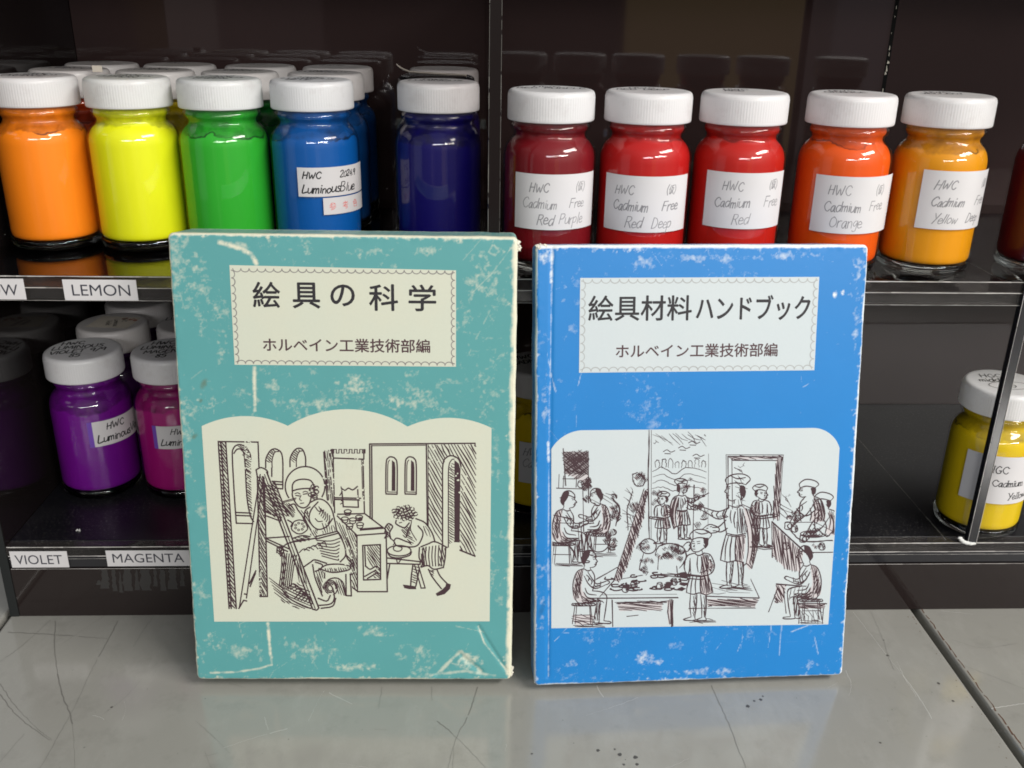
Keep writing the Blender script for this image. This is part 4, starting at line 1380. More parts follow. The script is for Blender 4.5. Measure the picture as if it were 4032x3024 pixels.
# halo and head of the painter
k.stroke([(810 + 137 * math.cos(t), 628 - 137 * math.sin(t)) for t in np.linspace(-.55, 3.75, 46)], 9)
cv((722, 655), (724, 615), (748, 588), (795, 578), (845, 586), (868, 615), (872, 640)); cv((720, 660), (760, 648), (815, 642), (868, 645))
cv((724, 660), (722, 690), (738, 730), (765, 764), (800, 776), (832, 758), (850, 715), (852, 668))
ln((745, 690), (772, 694), w=7); ln((797, 682), (826, 678), w=7); cv((740, 678), (758, 672), (776, 680), w=6); cv((795, 668), (812, 662), (830, 668), w=6)
cv((782, 690), (772, 716), (786, 726), w=6); ln((776, 746), (802, 742), w=6)
for a in range(9):
    x, y = 868 + 20 * math.sin(a * 1.9), 628 + a * 9.5
    k.curve([(x + 17 * math.cos(t), y + 12 * math.sin(t)) for t in np.linspace(a, a + 5.2, 9)], 7)
# robe
cv((842, 740), (900, 715), (950, 730), (990, 778), (1012, 850), (1028, 930)); cv((845, 770), (812, 795), (808, 850), (850, 930)); cv((1028, 930), (1060, 985), (1086, 1050), (1088, 1108), (1052, 1150))
cv((900, 735), (852, 790), (838, 850), (862, 900), (905, 925), (960, 905), (1000, 850)); cv((880, 770), (906, 800), (940, 790), w=7); cv((880, 850), (900, 870), (930, 868), w=7)
for a in range(6):
    cv((905 + a * 15, 768 + a * 12), (918 + a * 12, 795 + a * 14), (908 + a * 12, 820 + a * 13), w=6.5)
ln((880, 976), (1032, 938)); ln((884, 992), (1036, 952)); k.hatch([(850, 930), (900, 925), (890, 985), (845, 960)], 60, 13, 8); k.hatch([(930, 880), (1010, 900), (1026, 935), (930, 955)], 75, 17, 7)
cv((730, 985), (790, 968), (845, 975)); cv((735, 1010), (800, 1000), (890, 985)); k.hatch([(730, 985), (845, 972), (840, 1005), (742, 1018)], 15, 12, 8)
for a in range(7):
    cv((890 + 6 * a, 1000 + 18 * a), (985 + 8 * a, 1005 + 22 * a), (1052 - 2 * a, 985 + 24 * a), w=7)
for a in range(5):
    cv((770 + 34 * a, 1085 - 14 * a), (800 + 36 * a, 1060 - 12 * a), (840 + 30 * a, 1072 - 6 * a), w=7)
cv((640, 1085), (668, 1035), (735, 1008), (800, 990)); cv((615, 1085), (620, 1050), (650, 1048), (662, 1080), (640, 1110)); k.hatch([(615, 1050), (660, 1050), (655, 1110), (625, 1110)], 50, 12, 8)
for a in range(7):
    cv((650 + a * 17, 1085 + a * 3), (648 + a * 14, 1180), (632 + a * 13, 1318 + a * 4), w=7.5)
k.hatch([(655, 1100), (690, 1090), (668, 1320), (640, 1330)], 80, 14, 7); k.hatch([(770, 1120), (800, 1190), (830, 1300), (760, 1290), (735, 1200)], 78, 15, 7)
cv((800, 1185), (850, 1150), (880, 1135), (960, 1160)); cv((862, 1168), (880, 1260), (930, 1385)); cv((880, 1150), (930, 1170), (915, 1200), (880, 1215)); k.hatch([(890, 1200), (935, 1210), (930, 1390), (895, 1330)], 70, 13, 8)
k.hatch([(555, 1245), (625, 1300), (690, 1360), (720, 1440), (660, 1430), (600, 1360)], 38, 14, 8.5)
k.hatch([(640, 1330), (760, 1290), (840, 1350), (850, 1470), (760, 1478), (700, 1440)], 25, 17, 8)
for a in range(6):
    cv((690 + 20 * a, 1330 + 10 * a), (730 + 22 * a, 1300 + 18 * a), (780 + 16 * a, 1345 + 18 * a), (740 + 22 * a, 1400 + 8 * a), w=8)
cv((650, 1340), (700, 1400), (800, 1455), (850, 1470)); cv((905, 1450), (985, 1440), (1012, 1400), (1000, 1330), (965, 1290)); cv((920, 1470), (1000, 1455), (1022, 1400)); cv((900, 1400), (960, 1420), (985, 1380))
# seat
cv((905, 1195), (1000, 1222), (1110, 1205), (1122, 1180)); cv((910, 1200), (960, 1170), (1050, 1165), (1120, 1178)); k.hatch([(930, 1196), (1110, 1186), (1100, 1212), (1000, 1224)], 70, 15, 7)
cv((1092, 1092), (1105, 1130), (1130, 1150), (1122, 1180)); cv((1130, 1100), (1140, 1140), (1150, 1220), (1120, 1240)); k.hatch([(1095, 1095), (1130, 1100), (1150, 1200), (1115, 1180)], 45, 14, 8)
ln((945, 1225), (945, 1262)); ln((1092, 1235), (1094, 1382)); ln((1094, 1382), (1130, 1384)); ln((1130, 1384), (1122, 1232)); cv((950, 1330), (965, 1280), (1000, 1262), (1040, 1265), (1075, 1300), (1088, 1380)); k.hatch([(1010, 1270), (1060, 1280), (1088, 1380), (1030, 1370)], 70, 14, 7.5)
for a in range(4):
    k.curve([(985 + (18 + 10 * a) * math.cos(t), 1330 + (20 + 11 * a) * math.sin(t)) for t in np.linspace(a, a + 4.4, 10)], 7.5)
# easel with its canvas
k.hatch([(520, 605), (596, 600), (692, 832), (632, 852), (526, 802)], 42, 13, 9); ln((520, 610), (526, 802)); ln((600, 600), (690, 830))
ln((545, 528), (905, 1468), w=10); ln((515, 560), (862, 1475), w=10); ln((530, 545), (880, 1472), w=6); cv((862, 1475), (890, 1482), (905, 1468))
cv((472, 512), (508, 498), (548, 520), (552, 545)); ln((472, 512), (480, 560)); ln((500, 545), (355, 1470), w=8); ln((522, 560), (405, 1400), w=8); ln((390, 1370), (410, 1375)); ln((388, 1415), (408, 1420)); ln((385, 1415), (352, 1472)); ln((470, 1210), (425, 1300)); ln((468, 1225), (430, 1320))
k.hatch([(482, 560), (530, 565), (548, 1388), (500, 1385)], 62, 14, 8.5); ln((480, 560), (500, 1388)); ln((530, 620), (550, 1388)); ln((500, 1388), (550, 1388))
ln((526, 800), (640, 842)); ln((528, 826), (640, 868)); ln((640, 842), (640, 868)); ln((540, 985), (702, 974)); ln((540, 988), (700, 1060)); ln((545, 1006), (690, 1078))
# brush hand and palette
ln((648, 735), (748, 708), w=7); ln((650, 743), (745, 718), w=5); k.hatch([(640, 740), (705, 745), (745, 800), (735, 845), (690, 830)], 48, 12, 9)
cv((700, 760), (735, 750), (760, 790), (790, 830), (810, 880)); cv((690, 860), (720, 880), (712, 905)); k.hatch([(760, 790), (830, 800), (850, 900), (820, 870)], 55, 13, 8)
k.curve([(772 + 54 * math.cos(t) * (1 + .08 * math.sin(5 * t)), 908 + 48 * math.sin(t)) for t in np.linspace(0, 6.28, 20)], 8)
for a in range(7):
    t = a * .9
    k.curve([(772 + 30 * math.cos(t) + 7 * math.cos(q), 905 + 24 * math.sin(t) + 6 * math.sin(q)) for q in np.linspace(0, 6.28, 8)], 5)
# tower
cv((940, 390), (945, 470), (962, 700), (972, 720)); k.hatch([(942, 385), (1000, 372), (1004, 440), (946, 460)], 80, 13, 8.5); k.hatch([(950, 465), (1002, 440), (1008, 800), (1000, 760), (962, 700)], 85, 16, 8)
P = [(1000, 372)]
x = 990
while x < 1210:
    P += [(x, 372), (x, 398), (x + 18, 398), (x + 18, 372)]
    x += 36
ln(*P, w=8); ln((1000, 372), (1006, 440)); ln((1006, 432), (1212, 440)); ln((1216, 372), (1216, 440)); ln((1004, 440), (1014, 810)); ln((1210, 440), (1220, 812)); ln((1200, 440), (1208, 700), w=5)
ln((1010, 706), (1195, 710)); ln((1010, 718), (1195, 722)); ln((1064, 655), (1074, 768)); ln((1074, 768), (1178, 772)); ln((1178, 772), (1174, 650)); cv((1060, 640), (1085, 655), (1110, 640), (1140, 652), (1172, 628)); cv((1050, 690), (1066, 660), (1058, 630), w=7); cv((1055, 750), (1075, 735), (1060, 725), w=7)
# cabinet with pots
ln((1035, 820), (1222, 816)); ln((1222, 816), (1366, 925)); ln((1360, 952), (1168, 966)); ln((1366, 925), (1360, 952)); ln((1168, 966), (1032, 832)); ln((1192, 926), (1345, 914), w=15); ln((1168, 966), (1172, 1352)); ln((1370, 952), (1378, 1355)); ln((1172, 1355), (1378, 1355)); ln((1172, 1352), (1140, 1328))
k.hatch([(1026, 862), (1166, 966), (1172, 1350), (1138, 1325), (1120, 1110), (1050, 960)], 68, 14, 8)
ln((1208, 1036), (1330, 1030)); ln((1330, 1030), (1332, 1270)); ln((1332, 1270), (1214, 1274)); ln((1214, 1274), (1208, 1036)); k.hatch([(1238, 1036), (1328, 1032), (1330, 1180), (1300, 1200), (1240, 1150)], 55, 13, 8); ln((1222, 1045), (1228, 1180)); cv((1230, 1180), (1260, 1200), (1300, 1180), (1328, 1200)); ln((1222, 1250), (1300, 1205)); ln((1240, 1265), (1310, 1222)); k.hatch([(1290, 1215), (1330, 1190), (1330, 1265), (1280, 1262)], 40, 14, 8)
for x, y in ((1105, 800), (1184, 838), (1190, 888), (1118, 895), (1085, 850), (1140, 856)):
    k.curve([(x + 24 * math.cos(t), y + 11 * math.sin(t)) for t in np.linspace(0, 6.28, 12)], 7)
    cv((x - 23, y + 2), (x - 16, y + 26), (x + 14, y + 26), (x + 23, y + 2), w=7)
k.hatch([(1170, 842), (1206, 842), (1200, 862), (1172, 862)], 10, 8, 8)
# wall, slots and hatched gate
ln((1256, 335), (1260, 850)); ln((1270, 345), (1274, 858)); ln((1256, 335), (1985, 330)); ln((1270, 347), (1640, 343), w=6); ln((1648, 340), (1655, 900)); ln((1660, 340), (1662, 900), w=5)
for x in (1368, 1500):
    cv((x, 672), (x + 2, 470), (x + 18, 430), (x + 40, 424), (x + 64, 436), (x + 78, 480), (x + 78, 680)); ln((x, 680), (x + 78, 682)); cv((x + 12, 660), (x + 14, 480), (x + 26, 446), w=6); ln((x + 10, 666), (x + 74, 668), w=6)
    k.fill([(x + 42, 446), (x + 62, 462), (x + 66, 500), (x + 66, 660), (x + 40, 658)])
door = [(1758, 1050), (1760, 480), (1788, 425), (1830, 416), (1872, 440), (1890, 500), (1880, 1005), (1880, 1070)]
k.hatch([(1660, 340), (1992, 335), (1990, 1105), (1880, 1068), (1760, 1050), (1700, 960), (1660, 880)], 60, 20, 9, holes=[door])
cv((1760, 1050), (1760, 700), (1762, 480), (1790, 426), (1830, 417), (1872, 442), (1890, 500)); cv((1800, 1048), (1800, 700), (1802, 500), (1822, 446), (1840, 440), w=7)
k.fill([(1842, 446), (1872, 470), (1884, 510), (1878, 1004), (1842, 1006), (1840, 700)]); k.hatch([(1802, 500), (1838, 450), (1840, 1000), (1802, 1040)], 35, 15, 7); ln((1842, 1008), (1876, 1010)); ln((1880, 1068), (1985, 1110), w=10)
# apprentice at the grinding slab
for a in range(26):
    t = a * 2.4
    r = 8 + 62 * math.sqrt(a / 26)
    x, y = 1500 + r * 1.15 * math.cos(t), 812 + r * .68 * math.sin(t)
    k.curve([(x + 15 * math.cos(q), y + 12 * math.sin(q)) for q in np.linspace(t, t + 5.4, 10)], 6.5)
cv((1440, 862), (1438, 885), (1470, 905), (1500, 912), (1530, 880)); cv((1460, 880), (1478, 876), w=6); cv((1575, 850), (1640, 880), (1688, 950), (1708, 1012)); cv((1540, 895), (1520, 940), (1508, 980)); cv((1545, 870), (1540, 930), (1580, 1000), w=6)
cv((1590, 900), (1625, 950), (1600, 1020), (1560, 1045), (1470, 1042)); cv((1422, 1005), (1445, 985), (1500, 1005), (1540, 1020)); cv((1425, 1010), (1440, 1035), (1480, 1048)); k.hatch([(1470, 930), (1520, 905), (1545, 950), (1500, 985)], 50, 12, 8.5); k.hatch([(1600, 900), (1650, 900), (1690, 980), (1640, 960)], 65, 18, 6.5); k.hatch([(1520, 960), (1570, 1000), (1550, 1035), (1510, 1005)], 30, 13, 7)
cv((1610, 1045), (1660, 1025), (1710, 1010), (1792, 1050)); cv((1600, 1050), (1598, 1120), (1620, 1160), (1610, 1185)); cv((1782, 1045), (1778, 1120), (1765, 1190)); cv((1615, 1185), (1660, 1175), (1700, 1200), (1765, 1188))
for a in range(7):
    cv((1625 + 22 * a, 1050 - 3 * a), (1620 + 22 * a, 1110), (1632 + 20 * a, 1178), w=7)
k.hatch([(1610, 1060), (1650, 1045), (1640, 1180), (1618, 1170)], 80, 13, 8); k.hatch([(1740, 1040), (1785, 1060), (1770, 1180), (1735, 1180)], 75, 16, 8)
cv((1556, 1165), (1545, 1240), (1540, 1312)); cv((1600, 1190), (1588, 1260), (1575, 1318)); k.hatch([(1558, 1170), (1598, 1192), (1580, 1310), (1545, 1300)], 20, 17, 6.5); cv((1662, 1200), (1690, 1255), (1752, 1335)); cv((1722, 1205), (1745, 1250), (1792, 1300)); k.hatch([(1665, 1205), (1700, 1205), (1700, 1260), (1680, 1240)], 30, 13, 7)
k.fill([(1485, 1306), (1520, 1310), (1575, 1318), (1578, 1338), (1530, 1338), (1495, 1330)]); k.fill([(1785, 1292), (1818, 1305), (1812, 1335), (1775, 1372), (1722, 1386), (1712, 1368), (1755, 1342), (1780, 1318)])
ln((1565, 1165), (1612, 1330), w=8); ln((1590, 1165), (1640, 1330), w=8); ln((1612, 1330), (1640, 1330), w=8)
k.curve([(1460 + 82 * math.cos(t), 1072 + 36 * math.sin(t)) for t in np.linspace(.1, 6.4, 20)], 8); cv((1380, 1080), (1400, 1112), (1460, 1122), (1530, 1105), (1545, 1080)); k.curve([(1450 + 30 * math.cos(t), 1056 + 20 * math.sin(t)) for t in np.linspace(0, 6.28, 12)], 7); ln((1375, 1122), (1605, 1148)); ln((1605, 1148), (1605, 1166)); ln((1605, 1166), (1375, 1160)); ln((1395, 1165), (1378, 1265)); cv((1440, 1125), (1452, 1160), (1475, 1125), w=7)
cv((1360, 985), (1378, 950), (1362, 920), (1385, 885), (1415, 905), (1395, 945), (1402, 990)); k.hatch([(1362, 900), (1400, 890), (1398, 985), (1368, 975)], 50, 13, 8); cv((1400, 985), (1430, 1015), (1420, 1030), w=7)
k.V = [(x, y, l) for x, y, l in k.V]
k.build("line_drawing", fT, MAT['print'], pic_t)

# rubbed spots where the print has flaked
sc_ = Ink(61)
for cx, cy, rx, ry, n in ((1000, 560, 90, 150, 70), (1160, 470, 70, 90, 34), (1330, 470, 60, 90, 20), (420, 420, 26, 190, 44), (500, 1300, 16, 160, 24), (1120, 1060, 60, 130, 34), (1700, 420, 60, 60, 12), (1900, 640, 60, 160, 12), (1210, 690, 60, 80, 22)):
    for _ in range(n):
        sc_.fill(blob(cx + sc_.rng.gauss(0, .5) * rx, cy + sc_.rng.gauss(0, .5) * ry, sc_.rng.uniform(2, 8), sc_.rng, 7, sc_.rng.uniform(.7, 1.6)))
fl_ = sc_.build("flaked_print", lambda x, y, l: (lambda q: (q[0], q[1] - .05, q[2]))(fT(x, y, l)), card_t, pic_t)
fl_['kind'] = 'stuff'

# ------------------------------------------------------------------ printed drawing on the blue book: a plain studio scene of the same size and tone
HB = [0.0572763, 0.000259807, -0.829855, -0.00211345, -0.060936, 114.38, -1.13633e-05, -2.48213e-05]
fB = projector(HB)
outb = [(125, 1472), (2055, 1446), (2100, 800), (2132, 215)] + arc3((2132, 215), (2070, 120), (1945, 76), 10)[1:] + arc3((330, 92), (215, 130), (125, 222), 10)
PB = [(q[0], q[2]) for q in (fB(x, y, 0) for x, y in outb)]
pic_b = panel("picture_panel", PB, card_b, blue)
k = Ink(77)
R = k.rng
k.ws = 1.15
WASH = Ink(78)


def rough(*P, w=7.0, n=2, j=4):
    for _ in range(n):
        k.stroke([(x + R.uniform(-j, j), y + R.uniform(-j, j)) for x, y in smooth_pts(list(P), 5)], w * R.uniform(.55, 1.1), taper=True)


def shade(poly, ang, gap=15, w=7.5):
    if gap < 20:
        WASH.fill(poly)
    k.hatch(poly, ang, gap, w, jitter=.6)


def wash(P, j=6):
    WASH.fill([(x + R.uniform(-j, j), y + R.uniform(-j, j)) for x, y in smooth_pts(list(P) + [P[0]], 3)[:-1]])


def scrib(cx, cy, rx, ry, n, L=34, w=8):
    """engraver's shading: clusters of short parallel strokes, a few contour bits between"""
    for _ in range(max(2, n // 4)):
        a, r = R.uniform(0, 6.28), math.sqrt(R.random())
        x, y, t = cx + rx * r * math.cos(a), cy + ry * r * math.sin(a), math.radians(R.choice([35, 50, 65, 110, 130]) + R.uniform(-8, 8))
        if R.random() < .3:
            WASH.fill(blob(x, y, L * .36, R, 8, 1.2))
        for q in range(R.randint(3, 6)):
            l = L * R.uniform(.5, 1.0)
            ox, oy = x - math.sin(t) * (q - 2) * 9, y + math.cos(t) * (q - 2) * 9
            k.stroke([(ox - l * .5 * math.cos(t), oy - l * .5 * math.sin(t)), (ox + R.uniform(-3, 3), oy), (ox + l * .5 * math.cos(t), oy + l * .5 * math.sin(t))], w * R.uniform(.4, .85), taper=True)
        if R.random() < .2:
            k.curve([(x + L * .7 * math.cos(q + a), y + L * .5 * math.sin(q + a)) for q in np.linspace(0, R.uniform(1.5, 3.2), 6)], w, taper=True)


def figure(kind, x, y, sc, flip=False):
    """draw one of the stock figures: strokes, shaded areas, solid darks, all in the figure's own units"""
    f = -1 if flip else 1
    T = lambda P: [(x + f * sc * a + R.uniform(-1.5, 1.5), y + sc * b + R.uniform(-1.5, 1.5)) for a, b in P]
    strokes, shades, darks, washes = FIG[kind]
    for P in washes:
        WASH.fill([(x + f * sc * a, y + sc * b) for a, b in smooth_pts(P + [P[0]], 3)[:-1]])
    for ang, gap, P in shades:
        k.hatch(T(P), ang if not flip else 180 - ang, gap, 6.5, jitter=.45)
    for P in darks:
        k.fill(T(smooth_pts(P + [P[0]], 3)[:-1]))
    for P in strokes:
        Q = smooth_pts(T(P), 5)
        k.stroke(Q, 7.6, 7.0, taper=True)
        if R.random() < .5:
            k.stroke([(a + R.uniform(1, 4), b + R.uniform(1, 3)) for a, b in Q], 4.5, taper=True)


LEGS = [[(-55, -165), (-60, -90), (-52, -20)], [(-15, -165), (-20, -90), (-30, -20)], [(10, -165), (16, -90), (18, -18)], [(48, -160), (46, -90), (40, -18)],
        [(-52, -20), (-80, -12), (-98, -4), (-90, 2), (-30, 2), (-28, -20)], [(18, -18), (-5, -8), (-18, 0), (42, 2), (40, -18)]]
LEGSH = [(80, 9, [(-34, -165), (-15, -165), (-30, -22), (-40, -22)]), (80, 9, [(28, -162), (48, -160), (40, -20), (30, -20)])]
FIG = {
    'painter': (LEGS + [
        [(-56, -640), (-64, -668), (-24, -698), (48, -700), (88, -672), (60, -638)], [(-58, -636), (-20, -646), (30, -646), (62, -636)], [(-30, -690), (10, -672), (60, -680)],
        [(-52, -635), (-58, -612), (-69, -592), (-56, -584), (-58, -567), (-48, -547), (-25, -536), (2, -545)], [(50, -628), (58, -590), (46, -555), (26, -545)],
        [(-52, -608), (-38, -611)], [(-58, -620), (-36, -624)], [(-56, -568), (-42, -571)], [(-10, -543), (-14, -520)], [(30, -545), (38, -515)], [(-42, -510), (0, -498), (45, -512)],
        [(45, -512), (100, -480), (130, -400), (138, -300), (122, -200), (98, -118)], [(98, -118), (66, -148), (42, -128)], [(60, -490), (95, -380), (102, -250), (86, -150)], [(40, -480), (70, -360), (77, -240), (64, -150)],
        [(82, -470), (114, -370), (118, -260), (104, -150)], [(-42, -510), (-70, -450), (-66, -380), (-55, -330)], [(-60, -337), (0, -326), (62, -337)], [(-60, -326), (0, -315), (60, -326)],
        [(-60, -330), (-85, -240), (-94, -170)], [(-94, -170), (-50, -158), (0, -166), (44, -156)], [(-45, -320), (-62, -250), (-66, -168)], [(-25, -315), (-34, -240), (-36, -162)], [(0, -315), (-4, -240), (-4, -166)], [(22, -318), (28, -240), (24, -160)],
        [(-40, -495), (-110, -472), (-190, -492), (-230, -505)], [(-50, -440), (-110, -425), (-170, -455), (-225, -488)], [(-195, -492), (-185, -460)], [(-230, -505), (-250, -513), (-264, -505), (-250, -494), (-228, -488)], [(-310, -535), (-235, -498)],
        [(-70, -480), (-82, -455), (-72, -435)], [(-105, -470), (-118, -450), (-108, -430)], [(-140, -472), (-150, -458), (-142, -444)], [(-30, -480), (-36, -440), (-26, -400)], [(-5, -470), (-12, -420), (-4, -370)],
        [(-60, -420), (-105, -378), (-145, -372)], [(-50, -370), (-90, -345), (-130, -352)], [(-205, -365), (-160, -392), (-105, -372), (-110, -348), (-160, -338), (-205, -365)], [(-180, -366), (-172, -370)], [(-160, -376), (-150, -378)], [(-140, -352), (-130, -352)]],
        LEGSH + [(75, 9, [(60, -490), (100, -480), (138, -300), (98, -118), (84, -150), (100, -250), (95, -380)]), (85, 10, [(10, -490), (44, -480), (74, -350), (60, -340), (5, -330)]), (82, 10, [(0, -312), (58, -322), (44, -160), (0, -166)]), (20, 9, [(-110, -440), (-60, -450), (-50, -438), (-112, -424)]), (60, 8, [(20, -630), (56, -625), (52, -560), (28, -548)])],
        [[(24, -632), (54, -628), (54, -580), (36, -560), (26, -590)]],
        [[(45, -510), (130, -400), (138, -300), (98, -118), (64, -150), (77, -240), (70, -360)], [(0, -312), (58, -322), (44, -160), (0, -166)]]),
    'boy': (LEGS + [
        [(-50, -520), (-60, -550), (-22, -582), (40, -580), (78, -552), (58, -522)], [(-52, -517), (-10, -530), (30, -530), (58, -520)], [(-26, -570), (14, -556), (54, -562)],
        [(-48, -518), (-54, -498), (-64, -482), (-52, -475), (-52, -462), (-38, -445), (-4, -442), (28, -466)], [(52, -518), (56, -490), (40, -464)], [(-46, -494), (-32, -497)], [(-12, -494), (4, -497)], [(-50, -505), (-32, -508)], [(-14, -506), (6, -508)], [(-48, -460), (-28, -458)], [(-30, -484), (-36, -474), (-28, -472)],
        [(-24, -442), (-26, -430)], [(18, -455), (22, -432)], [(-34, -432), (-4, -418), (30, -434)], [(-34, -434), (-78, -412), (-98, -350), (-88, -302)], [(30, -436), (74, -420), (98, -352), (76, -300), (14, -284)], [(60, -370), (44, -322), (4, -304)], [(-60, -385), (-62, -330), (-70, -300)],
        [(-60, -400), (-54, -290)], [(62, -372), (56, -290)], [(-56, -288), (0, -280), (58, -288)], [(-56, -288), (-74, -230), (-84, -178)], [(58, -288), (76, -230), (88, -178)], [(-84, -178), (-40, -166), (0, -174), (44, -164), (88, -178)],
        [(-40, -282), (-50, -230), (-54, -172)], [(-18, -280), (-24, -230), (-22, -172)], [(6, -280), (6, -230), (10, -172)], [(32, -284), (42, -230), (46, -168)],
        [(-140, -302), (20, -284), (12, -262), (-146, -282), (-140, -302)], [(-120, -292), (-100, -296), (-92, -288)], [(-70, -286), (-50, -290), (-40, -280)], [(-20, -280), (-4, -282)], [(-10, -410), (-14, -360), (-8, -310)], [(14, -412), (18, -360), (10, -310)], [(36, -420), (50, -380), (48, -340)]],
        LEGSH + [(78, 9, [(20, -430), (70, -416), (60, -372), (56, -292), (14, -290)]), (82, 10, [(6, -280), (58, -286), (86, -180), (10, -172)]), (60, 8, [(26, -530), (58, -528), (54, -480), (32, -462)]), (35, 9, [(66, -410), (96, -352), (78, -304), (62, -320), (70, -360)])],
        [[(28, -532), (58, -526), (56, -490), (40, -470), (34, -500)]],
        [[(20, -430), (96, -352), (60, -300), (86, -180), (8, -172), (8, -300)]]),
    'seated': ([
        [(-10, -300), (10, -335), (50, -342), (80, -318), (84, -292)], [(84, -300), (84, -282), (97, -263), (85, -256), (87, -243), (74, -226), (48, -222)], [(-10, -300), (-14, -265), (6, -235)], [(68, -278), (80, -280)], [(64, -289), (82, -292)], [(75, -244), (86, -247)],
        [(-20, -292), (30, -312), (90, -296)], [(8, -235), (0, -215)], [(46, -222), (52, -205)], [(0, -215), (-46, -190), (-72, -120), (-74, -50), (-60, 0)], [(52, -205), (76, -160), (72, -100), (60, -60)], [(0, -214), (26, -200), (52, -206)],
        [(30, -190), (62, -140), (92, -110), (150, -126)], [(4, -162), (34, -105), (80, -75), (148, -98)], [(150, -126), (170, -130), (180, -118), (168, -106), (148, -98)], [(120, -122), (118, -92)], [(20, -170), (38, -150), (30, -128)], [(40, -150), (58, -125), (52, -102)],
        [(-60, 0), (-30, 25), (40, 22), (120, 12), (140, 25)], [(60, -60), (110, -56), (150, -40), (162, -10)], [(162, -10), (152, 70), (140, 150)], [(120, 15), (112, 80), (108, 150)], [(92, 22), (80, 90), (70, 150)], [(108, 150), (112, 166), (180, 168), (186, 156), (140, 150)], [(70, 150), (74, 164), (108, 164)],
        [(-40, -150), (-50, -80), (-36, -10)], [(-20, -140), (-26, -70), (-10, 0)], [(10, -80), (30, -40), (90, -30)], [(0, -50), (30, -10), (110, -8)], [(-10, -20), (40, 10), (100, 4)], [(-78, 28), (66, 28), (62, 44), (-74, 44), (-78, 28)], [(-62, 46), (-78, 172)], [(-48, 46), (-60, 172)], [(50, 46), (62, 172)], [(40, 46), (48, 172)], [(-68, 110), (56, 110)]],
        [(72, 9, [(-2, -212), (-46, -188), (-74, -50), (-58, 0), (-30, -10), (-26, -90), (-10, -160)]), (15, 9, [(0, -10), (110, -4), (120, 14), (40, 22), (-20, 22)]), (84, 9, [(96, 22), (122, 16), (110, 148), (76, 148)]), (30, 7, [(-74, 30), (62, 30), (60, 42), (-72, 42)]), (40, 8, [(34, -104), (80, -76), (120, -92), (118, -104), (70, -92)])],
        [[(-10, -300), (10, -334), (44, -338), (36, -296), (14, -262), (4, -238), (-14, -268)]],
        [[(-2, -212), (-46, -188), (-74, -50), (-58, 10), (60, 22), (-10, -60), (-6, -150)]]),
    'grinder': ([
        [(-60, -188), (-64, -212), (-24, -236), (28, -230), (54, -206), (36, -186)], [(-60, -186), (-20, -196), (36, -186)], [(-60, -186), (-66, -170), (-76, -157), (-64, -150), (-65, -138), (-50, -127), (-24, -130)], [(34, -186), (36, -160), (20, -135)], [(-60, -166), (-46, -169)], [(-64, -176), (-44, -180)], [(-62, -139), (-48, -141)],
        [(20, -135), (70, -110), (92, -40), (88, 24)], [(-30, -128), (-60, -90), (-62, -30), (-54, 24)], [(-20, -100), (-70, -60), (-112, 10), (-128, 40)], [(24, -80), (-18, -20), (-80, 30), (-108, 60)], [(-128, 40), (-140, 52), (-126, 68), (-108, 60)], [(-156, 52), (-150, 30), (-120, 34), (-118, 70), (-152, 72), (-156, 52)],
        [(40, -100), (54, -40), (46, 20)], [(60, -90), (74, -30), (68, 20)], [(0, -60), (10, -20), (2, 20)], [(-50, -80), (-44, -60), (-54, -40)], [(-72, -40), (-62, -22), (-76, -4)], [(-94, -10), (-84, 6), (-96, 20)], [(20, -110), (34, -60), (26, -10)]],
        [(76, 9, [(22, -130), (70, -108), (92, -40), (88, 22), (44, 22), (54, -40)]), (40, 8, [(-18, -20), (-80, 28), (-104, 56), (-112, 40), (-60, -10)]), (60, 8, [(4, -182), (36, -184), (34, -150), (18, -136)])],
        [[(8, -186), (36, -186), (34, -158), (20, -138), (12, -160)]],
        [[(22, -130), (92, -40), (88, 22), (10, 22), (30, -60)]]),
}


# doorway
for d_, w in ((0, 6), (12, 9), (40, 8)):
    rough((1345 + d_, 640), (1342 + d_, 262 + d_), w=w, j=2); rough((1342 + d_, 262 + d_), (1742 - d_, 264 + d_), w=w, j=2); rough((1742 - d_, 264 + d_), (1712 - d_, 720), w=w, j=2)
shade([(1690, 290), (1735, 270), (1708, 720), (1668, 700)], 85, 12, 8); shade([(1360, 272), (1735, 270), (1700, 292), (1380, 296)], 10, 10, 7)
# tall canvas on a leaning easel with a hill view in the making
rough((806, 92), (800, 480), (806, 850), w=7, n=3, j=3); rough((822, 92), (820, 850), w=5, n=2, j=2); rough((1222, 255), (1220, 760), w=5, n=1)
shade([(795, 500), (768, 520), (562, 1140), (600, 1150), (655, 1040), (770, 700)], 70, 10, 8.5); rough((770, 500), (560, 1145), w=9, n=3); rough((800, 520), (612, 1110), w=8, n=2)
# on the canvas: hills, a distant town, two draped models and a dog, only sketched in
for a in range(4):
    rough((830, 380 + 40 * a), (900, 350 + 46 * a), (985, 395 + 40 * a), (1075, 350 + 44 * a), (1205, 385 + 40 * a), w=6, n=1)
for x in range(850, 1200, 46):
    hgt = R.uniform(18, 52)
    rough((x, 352), (x, 352 - hgt), (x + 12, 352 - hgt - 14), (x + 26, 352 - hgt), (x + 26, 352), w=6, n=1)
for x, y in ((905, 240), (1010, 215), (1110, 270), (1080, 180)):
    k.curve([(x, y), (x + 26, y - 12), (x + 52, y + 4), (x + 80, y - 6)], 5); k.curve([(x + 10, y + 14), (x + 50, y + 16)], 5)
figure('painter', 1035, 850, .60, True)
figure('boy', 900, 880, .62)
rough((1118, 470), (1112, 860), w=8, n=2); scrib(1160, 640, 36, 150, 40, 46, 8); scrib(850, 560, 24, 60, 14, 36, 7); scrib(1060, 470, 60, 40, 18, 36, 7)
scrib(950, 960, 90, 60, 46, 40, 8)
